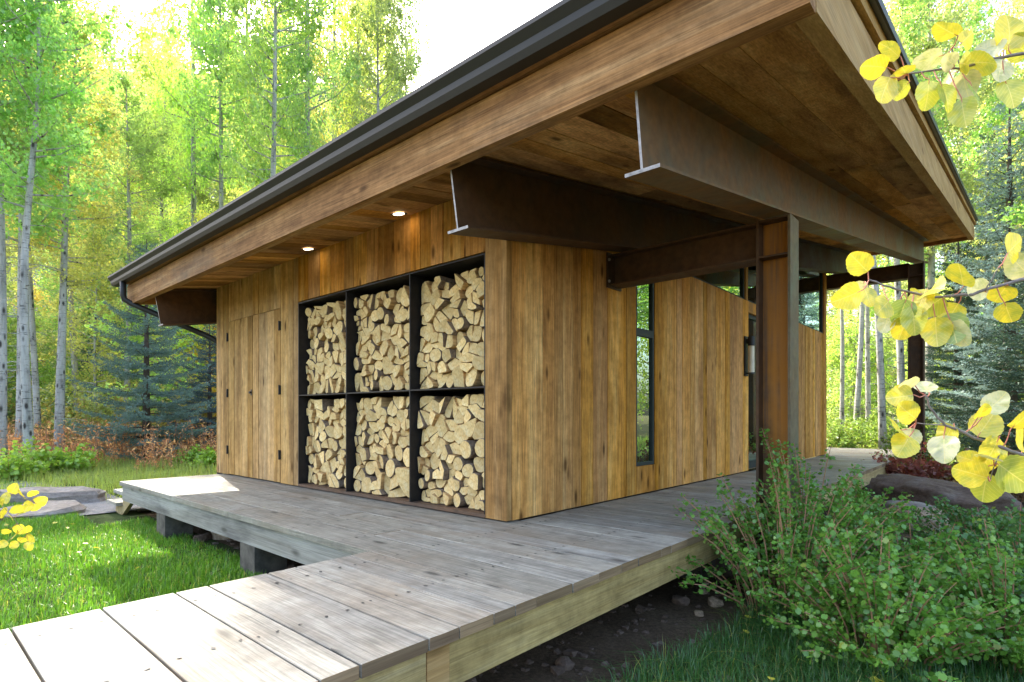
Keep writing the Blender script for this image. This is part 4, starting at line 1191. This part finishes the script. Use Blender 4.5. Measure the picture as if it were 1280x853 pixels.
for pos, rad, hgt, nst, tint, lab, sd in (
    ((1.85, .8, GZ), .9, .98, 95, CUR, 'green currant shrub with arching stems spilling over the deck edge', 11),
    ((1.80, 1.45, GZ), .62, 1.2, 70, CUR, 'tall green currant shrub in front of the rusted steel column', 12),
    ((2.45, .35, GZ), .62, .70, 90, CUR3, 'nearest low currant shrub at the bottom edge, lighter green', 13),
    ((3.05, 1.75, GZ), .75, .74, 90, CUR2, 'dark green currant shrub at the right edge below the yellow leaves', 14),
    ((2.75, 3.6, GZ), .70, .54, 80, CUR2, 'dark green currant shrub in front of the long boulder, right side', 15),
    ((1.75, 3.6, GZ), .55, .72, 60, CUR, 'green currant shrub behind the steel column beside the deck', 16),
    ((2.95, .85, GZ), .62, .68, 90, CUR3, 'bushy currant shrub in the lower right corner of the picture', 17),
    ((2.5, 1.3, GZ), .6, .66, 85, CUR, 'middle currant shrub between the nearest one and the column', 18)):
    shrub('currant_shrub', pos, rad, hgt, nst, 78, .027, tint, lab, 'shrub', sd, GC)
shrub('red_shrub', (1.75, 9.0, GZ), .8, .85, 60, 55, .06, (.16, .05, .035), 'low shrub with burgundy and green leaves behind the long boulder', 'shrub', 21, None, shape=LEAF6)
shrub('red_shrub', (2.9, 8.6, GZ), .9, .8, 60, 55, .06, (.10, .06, .03), 'dull red and green shrub at the right end of the long boulder', 'shrub', 22, None, shape=LEAF6)
shrub('green_shrub', (1.6, 10.6, GZ), .8, 1.15, 60, 50, .06, (.09, .15, .03), 'leafy green shrub beyond the red one by the far deck corner', 'shrub', 23, None, shape=LEAF6)
BR = (.15, .23, .045)
for k, (px, d, rr, hh) in enumerate(((1045, 20, 1.2, 1.3), (1075, 22, 1.3, 1.6), (1115, 20, 1.2, 1.4), (1160, 21, 1.3, 1.5), (1210, 18, 1.2, 1.2))):
    p = spot((px - 640) / 702, d); p.z = terrain_z(p.x, p.y)
    shrub('sunlit_shrub', p, rr, hh, 60, 40, .085, BR, ('bright green shrub against the end wall beyond the deck', 'bright green shrub below the leaning pale aspen', 'bright green shrub left of the far steel column', 'bright green shrub right of the far steel column', 'bright green shrub below the dark spruce')[k], 'shrub', 30 + k, 'sunlit shrubs beyond the deck', shape=LEAF6)
for k, (px, d, rr, hh) in enumerate(((12, 11.6, .6, .75), (35, 12.6, .6, .8), (58, 13.2, .5, .62), (92, 13.5, .55, .72), (240, 15.5, .6, .6), (262, 14.5, .4, .55))):
    p = spot((px - 640) / 702, d); p.z = terrain_z(p.x, p.y)
    shrub('leafy_plant', p, rr, hh, 34, 34, .085, (.19, .30, .04), ('bright green leafy plant furthest left behind the flat stones', 'second bright leafy plant from the left behind the flat stones', 'low sparse leafy plant between two taller ones by the stones', 'rounded bright green plant right of the others by the lawn edge', 'bright plant left of the cabin corner behind the deck', 'small bright plant against the cabin corner')[k], 'plant', 40 + k, 'bright leafy plants along the lawn edge', shape=LEAF6, bare=.1)
for k in range(14):
    px = -30 + k * 24; d = vr.uniform(20, 25); p = spot((px - 640) / 702, d); p.z = terrain_z(p.x, p.y)
    shrub('yellow_bush', p, 1.3, vr.uniform(1.8, 3.0), 40, 42, .10, vr.choice((YEL, LIME, GREEN)), 'yellowing bush in the undergrowth between the left trunks', 'bush', 60 + k, 'yellow bushes behind the left trunks', shape=LEAF6)

# dry fireweed (stuff)
r = np.random.default_rng(5); cs = []; st = MB()
for k in range(1500):
    u = r.uniform(-1.05, -.50); d = r.uniform(13.6, 22); p = spot(u, d); 
    if p.y < -1.6 and p.x > -13: continue
    if mnoise.noise((p.x * .8, p.y * .8, 3.0)) < -.12: continue
    z = terrain_z(p.x, p.y); h = r.uniform(.4, 1.35); lx, ly = r.normal(0, .12, 2)
    st.tube([(p.x, p.y, z), (p.x + lx, p.y + ly, z + h)], [.007, .003], 3, cap=False)
    for q in range(16):
        f = r.uniform(.15, 1.0); cs.append((p.x + lx * f + r.normal(0, .05), p.y + ly * f + r.normal(0, .05), z + h * f))
cs = np.array(cs)
lv = leaves(cs, r.uniform(.06, .14, len(cs)), r, np.array([(-.5, 0), (0, -.16), (.5, 0), (0, .16)]))
fo = np_mesh('dry_fireweed', lv, 4, M['dry'], r.random(len(cs))); tag(fo, 'rust-coloured dry fireweed filling the ground below the left trees', 'undergrowth', kind='stuff')
o = st.build('stalks', M['stem'], fo); o['kind'] = 'stuff'

# lawn grass and the dark grass at the right (stuff)
def in_poly(x, y, P):
    c = np.zeros(len(x), bool); j = len(P) - 1
    for i in range(len(P)):
        xi, yi = P[i]; xj, yj = P[j]
        c ^= ((yi > y) != (yj > y)) & (x < (xj - xi) * (y - yi) / (yj - yi + 1e-12) + xi); j = i
    return c
def blades(n, P, z0, hmin, hmax, wid, seed, lean=.5, keep=None):
    r = np.random.default_rng(seed); P_ = np.array(P)
    x = r.uniform(P_[:, 0].min(), P_[:, 0].max(), n); y = r.uniform(P_[:, 1].min(), P_[:, 1].max(), n)
    m = in_poly(x, y, P)
    if keep is not None: m &= keep(x, y, r)
    x, y = x[m], y[m]; n = len(x)
    pat = .7 + .3 * np.sin(x * 2.1 + np.sin(y * 1.7) * 1.3) * np.cos(y * 2.6 + x)
    h = r.uniform(hmin, hmax, n) * pat; a = r.uniform(0, 6.283, n); l = r.normal(0, lean, n) * h
    b = np.stack([x, y, np.full(n, z0)], 1); sx = np.stack([np.cos(a), np.sin(a), np.zeros(n)], 1) * wid
    dx = np.stack([-np.sin(a), np.cos(a), np.zeros(n)], 1)
    mid = b + dx * (l * .35)[:, None]; mid[:, 2] += h * .6
    tip = b + dx * l[:, None]; tip[:, 2] += h * np.clip(1 - .3 * np.abs(l / h), .5, 1)
    q1 = np.stack([b - sx, b + sx, mid + sx * .75, mid - sx * .75], 1).reshape(-1, 3)
    q2 = np.stack([mid - sx * .75, mid + sx * .75, tip, tip], 1); q2[:, 3] = tip - sx * .05
    rr = r.random(n)
    return np.concatenate([q1, q2.reshape(-1, 3)]), np.concatenate([rr, rr])
def in_view(x, y, r):
    dx, dy = x - CAM.x, y - CAM.y; dep = dx * FWD.x + dy * FWD.y; lat = dx * RGT.x + dy * RGT.y
    near = np.clip(7.0 / np.maximum(dep, .5), 0, 1) ** 1.2
    return ~((x < -5.35) & (y > -1.55)) & (dep > .3) & (lat / np.maximum(dep, .1) > -1.35) & (lat / np.maximum(dep, .1) < 1.3) & (r.random(len(x)) < .15 + .85 * near)
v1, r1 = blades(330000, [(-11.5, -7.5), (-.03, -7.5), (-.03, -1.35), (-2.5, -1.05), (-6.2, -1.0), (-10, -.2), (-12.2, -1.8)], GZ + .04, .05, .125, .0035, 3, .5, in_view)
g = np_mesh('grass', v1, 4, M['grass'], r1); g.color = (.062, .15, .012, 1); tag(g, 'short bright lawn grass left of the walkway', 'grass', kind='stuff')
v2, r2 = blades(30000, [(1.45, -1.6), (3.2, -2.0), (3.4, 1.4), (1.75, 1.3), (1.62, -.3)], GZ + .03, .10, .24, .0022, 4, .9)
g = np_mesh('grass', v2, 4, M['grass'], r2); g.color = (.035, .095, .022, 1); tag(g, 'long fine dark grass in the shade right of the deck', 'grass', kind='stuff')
v3, r3 = blades(60000, [(-16, -4), (-9, -2), (-7, -.6), (-6.4, 1.5), (-14, 6), (-24, 4)], GZ, .12, .4, .006, 6, .5)
g = np_mesh('grass', v3, 4, M['grass'], r3); g.color = (.15, .20, .04, 1); tag(g, 'rough yellow-green grass at the forest edge', 'grass', kind='stuff')
v4, r4 = blades(40000, [(.5, 13), (10, 8), (26, 22), (-6, 34)], GZ, .15, .45, .008, 8, .5)
g = np_mesh('grass', v4, 4, M['grass'], r4); g.color = (.13, .20, .04, 1); tag(g, 'rough grass beyond the right end of the cabin', 'grass', kind='stuff')

# ------------------------------------------------------------------ aspen saplings in the foreground: sapling > branch > leaf
def leaf_outline():
    pts = []
    for k in range(40):
        a = 2 * math.pi * k / 40; x = math.cos(a); y = math.sin(a)
        rr = 1.0
        if x > .55: rr = 1 + .28 * ((x - .55) / .45) ** 2      # tip
        if x < -.85: rr = .90
        rr *= 1 + (.022 if k % 2 else -.022) * (1 - abs(x) ** 6)   # toothed edge
        pts.append((x * rr * .5, y * rr * .5 * 1.0))
    return pts
LO = leaf_outline()
def near_leaf(base, dirv, nrm, size, parent, tint, attach, rr):
    """one leaf with its stalk: base = where blade meets stalk"""
    base, u, w = Vector(base), Vector(dirv).normalized(), Vector(nrm)
    w = (w - u * w.dot(u)).normalized(); v = w.cross(u)
    mb = MB(); mb.cur = rr
    c = base + u * size * .5; curl = rng.uniform(.05, .22); bend = rng.uniform(-.18, .18)
    rings = []
    mb.v.append(tuple(c)); 
    for s in (.5, 1.0):
        for a, b in LO:
            x, y = a * s, b * s
            z = curl * abs(y) * 1.0 - bend * x * x * 2 + .02 * math.sin(9 * a + 5 * b)
            mb.v.append(tuple(c + u * x * size + v * y * size + w * z * size))
    n = len(LO)
    for k in range(n):
        k2 = (k + 1) % n
        mb.face([0, 1 + k, 1 + k2], 0); mb.face([1 + k, 1 + n + k, 1 + n + k2, 1 + k2], 0)
    att = Vector(attach); m1 = att.lerp(base, .5) + Vector((0, 0, -.004))
    mb.tube([att, m1, base, base + u * size * .2], [.0011, .0010, .0009, .0005], 5, 1, cap=False)
    o = mb.build('leaf', [M['near_leaf'], M['petiole']], parent, smooth=True)
    lp = [(0.0, 0.0, 0.0)] + [(a * s, b * s, rr) for s in (.5, 1.0) for a, b in LO]
    lp += [(0.3, 0.3, rr)] * (len(mb.v) - len(lp))
    at = o.data.attributes.new('leafpos', 'FLOAT_VECTOR', 'POINT'); at.data.foreach_set('vector', [c for p in lp for c in p])
    o.color = (*tint, 1)
    return o
Yl = (.47, .41, .03); Yg = (.34, .36, .04); Gl = (.17, .25, .05); Wsheen = (.42, .42, .26)  # last tint: white glint painted into the leaf colour
def pix(px, py, d): return CAM + (FWD + RGT * ((px - 640) / 702) + Vector((0, 0, 1)) * ((519 - py) / 702)) * d
def branch(parent, twigs, lvs, d0):
    mb = MB(); allp = []
    for tw, (ra, rb) in twigs:
        pts = [pix(x, y, d) for x, y, d in tw]
        fine = []
        for i in range(len(pts) - 1):
            for s in range(4): fine.append(pts[i].lerp(pts[i + 1], s / 4) + Vector((rng.gauss(0, .0007), rng.gauss(0, .0007), rng.gauss(0, .0007))))
        fine.append(pts[-1]); allp += fine
        mb.tube(fine, [ra + (rb - ra) * i / (len(fine) - 1) for i in range(len(fine))], 6)
    b = mb.build('branch', M['twig'], parent, smooth=True)
    for (x, y, s, t) in lvs:
        c = pix(x, y, d0 + rng.uniform(-.03, .03))
        near_ = min(allp, key=lambda q: (q - c).length)
        u = (c - near_).normalized() if (c - near_).length > 1e-4 else Vector((0, 0, -1))
        u = (u + Vector((rng.gauss(0, .25), rng.gauss(0, .25), rng.gauss(-.15, .2)))).normalized()
        size = s / 702 * d0
        tocam = (CAM - c).normalized()
        n = (tocam * rng.uniform(.5, 1) + Vector((rng.gauss(0, .45), rng.gauss(0, .45), rng.gauss(0, .35)))).normalized()
        near_leaf(c - u * size * .5, u, n, size, b, t, near_, rng.random() * .9)
    return b
sap = empty('aspen_sapling', (4.2, -1.2, GZ)); tag(sap, 'yellow-leaved aspen sapling reaching in from the right edge, close to the viewer', 'sapling')
trunk = MB(); trunk.tube([(4.2, -1.2, GZ - .05), (4.18, -1.22, .4), (4.15, -1.25, 1.0), (4.12, -1.25, 1.8)], [.022, .018, .013, .006], 8)
PI_ = Matrix.Translation(sap.location).inverted()
trunk.build('trunk', M['twig'], sap, smooth=True)
end1, end2, end3 = (4.14, -1.25, 1.45), (4.16, -1.24, .9), (4.18, -1.22, .45)
def P3(p):                                # world point to (px,py,d) so a twig can start on the trunk
    v_ = Vector(p) - CAM; d = v_.dot(FWD); return (640 + 702 * v_.dot(RGT) / d, 519 - 702 * v_.z / d, d)
branch(sap, [([P3(end1), (1330, 62, 1.05), (1270, 68, 1.0), (1200, 84, 1.0), (1135, 92, 1.0)], (.004, .0014)), ([(1200, 84, 1.0), (1190, 60, 1.0)], (.0012, .0008))],
    [(1094, 83, 30, Yl), (1115, 63, 28, Yl), (1106, 112, 31, Yl), (1116, 108, 26, Yl), (1130, 88, 24, Yl), (1128, 112, 22, Yg), (1185, 39, 30, Yl), (1207, 49, 28, Yl), (1226, 78, 36, Yl), (1262, 42, 44, Yl), (1240, 62, 30, Wsheen),
     (1160, 116, 32, Yg), (1182, 118, 34, Yg), (1204, 138, 32, Yg), (1184, 99, 30, Gl), (1206, 80, 26, Yl), (1262, 114, 34, Yg), (1163, 74, 28, Wsheen), (1206, 104, 32, Wsheen), (1188, 78, 22, Wsheen), (1276, 60, 34, Yg), (1219, 115, 30, Gl), (1250, 88, 30, Wsheen)], 1.0)
branch(sap, [([P3(end2), (1330, 340, 1.05), (1275, 350, .98), (1215, 368, .98), (1165, 372, .98), (1120, 362, .98), (1086, 350, .98)], (.004, .0014)), ([(1230, 364, .98), (1248, 335, .97)], (.0012, .0008))],
    [(1075, 330, 30, Yl), (1062, 370, 34, Yl), (1084, 370, 24, Yl), (1075, 358, 18, Wsheen), (1104, 384, 30, Yl), (1128, 388, 30, Gl), (1142, 398, 34, Yg), (1165, 362, 36, Yl), (1166, 380, 32, Yg), (1190, 408, 36, Gl), (1170, 412, 34, Yl), (1152, 376, 32, Yl), (1148, 372, 30, Yl),
     (1202, 345, 36, Yl), (1223, 362, 28, Wsheen), (1266, 310, 40, Yl), (1276, 334, 34, Wsheen), (1252, 366, 32, Yl), (1108, 403, 22, Wsheen), (1190, 392, 30, Yl), (1197, 415, 32, Wsheen), (1260, 390, 28, Yl), (1130, 408, 30, Yl)], .98)
branch(sap, [([P3(end3), (1330, 590, 1.0), (1275, 568, .93), (1230, 552, .93), (1182, 532, .93), (1163, 510, .93), (1157, 494, .93)], (.004, .0013)), ([(1182, 532, .93), (1145, 529, .93)], (.0012, .0008)), ([(1250, 562, .93), (1238, 600, .92)], (.0012, .0008))],
    [(1127, 496, 30, Yl), (1135, 480, 26, Wsheen), (1157, 486, 26, Wsheen), (1135, 516, 30, Yl), (1123, 538, 32, Yl), (1131, 556, 32, Yl), (1137, 547, 26, Wsheen), (1186, 541, 28, Yl), (1180, 558, 34, Wsheen), (1226, 517, 24, Yl), (1232, 532, 36, Yl), (1244, 505, 28, Wsheen), (1240, 565, 44, Yl), (1215, 592, 36, Yl), (1231, 608, 38, Yg), (1264, 592, 48, Yg), (1276, 550, 36, Yl), (1213, 575, 24, Yl), (1277, 525, 32, Yl), (1236, 572, 28, Wsheen)], .93)
for o in list(sap.children): o.matrix_parent_inverse = PI_

sap2 = empty('aspen_sapling', (-1.25, -3.35, GZ)); tag(sap2, 'small golden-leaved aspen sapling at the lower left edge over the lawn', 'sapling')
PI2 = Matrix.Translation(sap2.location).inverted()
trunk = MB(); trunk.tube([(-1.25, -3.35, GZ - .05), (-1.24, -3.33, 0), (-1.22, -3.3, .4)], [.012, .009, .004], 7); trunk.build('trunk', M['twig'], sap2, smooth=True)
branch(sap2, [([P3((-1.22, -3.3, .38)), (-8, 622, 3.0), (22, 618, 3.0), (46, 630, 3.0)], (.003, .0012)), ([(-8, 622, 3.0), (10, 640, 3.0), (34, 668, 3.0)], (.002, .001))],
    [(17, 612, 13, Yl), (28, 618, 14, Yl), (41, 617, 12, Yl), (50, 627, 14, Yl), (8, 622, 14, Yl), (36, 632, 13, Yl), (22, 636, 14, Yg), (4, 640, 13, Yl), (12, 646, 12, Yg), (28, 640, 12, Yl), (44, 634, 12, Yl), (1, 628, 12, Yl),
     (23, 661, 12, Yl), (33, 663, 12, Yl), (19, 668, 12, Yl), (28, 675, 11, Yl), (38, 672, 12, Yl), (36, 682, 11, Yl), (18, 681, 10, Yl), (4, 680, 10, Yl), (8, 664, 10, Yl)], 3.0)
for o in list(sap2.children): o.matrix_parent_inverse = PI2

# fallen leaves
fl = random.Random(31)
for k in range(26):
    if k < 12: x, y, lab, z = fl.uniform(1.55, 2.6), fl.uniform(-1.2, .5), 'yellow fallen aspen leaf on the dark grass right of the deck', GZ + .12
    else: x, y, lab, z = fl.uniform(-6.0, -1.2), fl.uniform(-3.6, -1.5), 'yellow fallen aspen leaf on the lawn left of the walkway', GZ + .13
    h = empty('fallen_leaf', (x, y, z), 0)
    o = near_leaf((0, 0, 0), (math.cos(k), math.sin(k), fl.uniform(-.3, .3)), (fl.gauss(0, .3), fl.gauss(0, .3), 1), fl.uniform(.035, .05), None, Yl, (-.02 * math.cos(k), -.02 * math.sin(k), 0), .5)
    bpy.data.objects.remove(h); o.name = 'fallen_leaf'; o.location = (x, y, z)
    tag(o, lab, 'leaf', 'fallen yellow leaves')
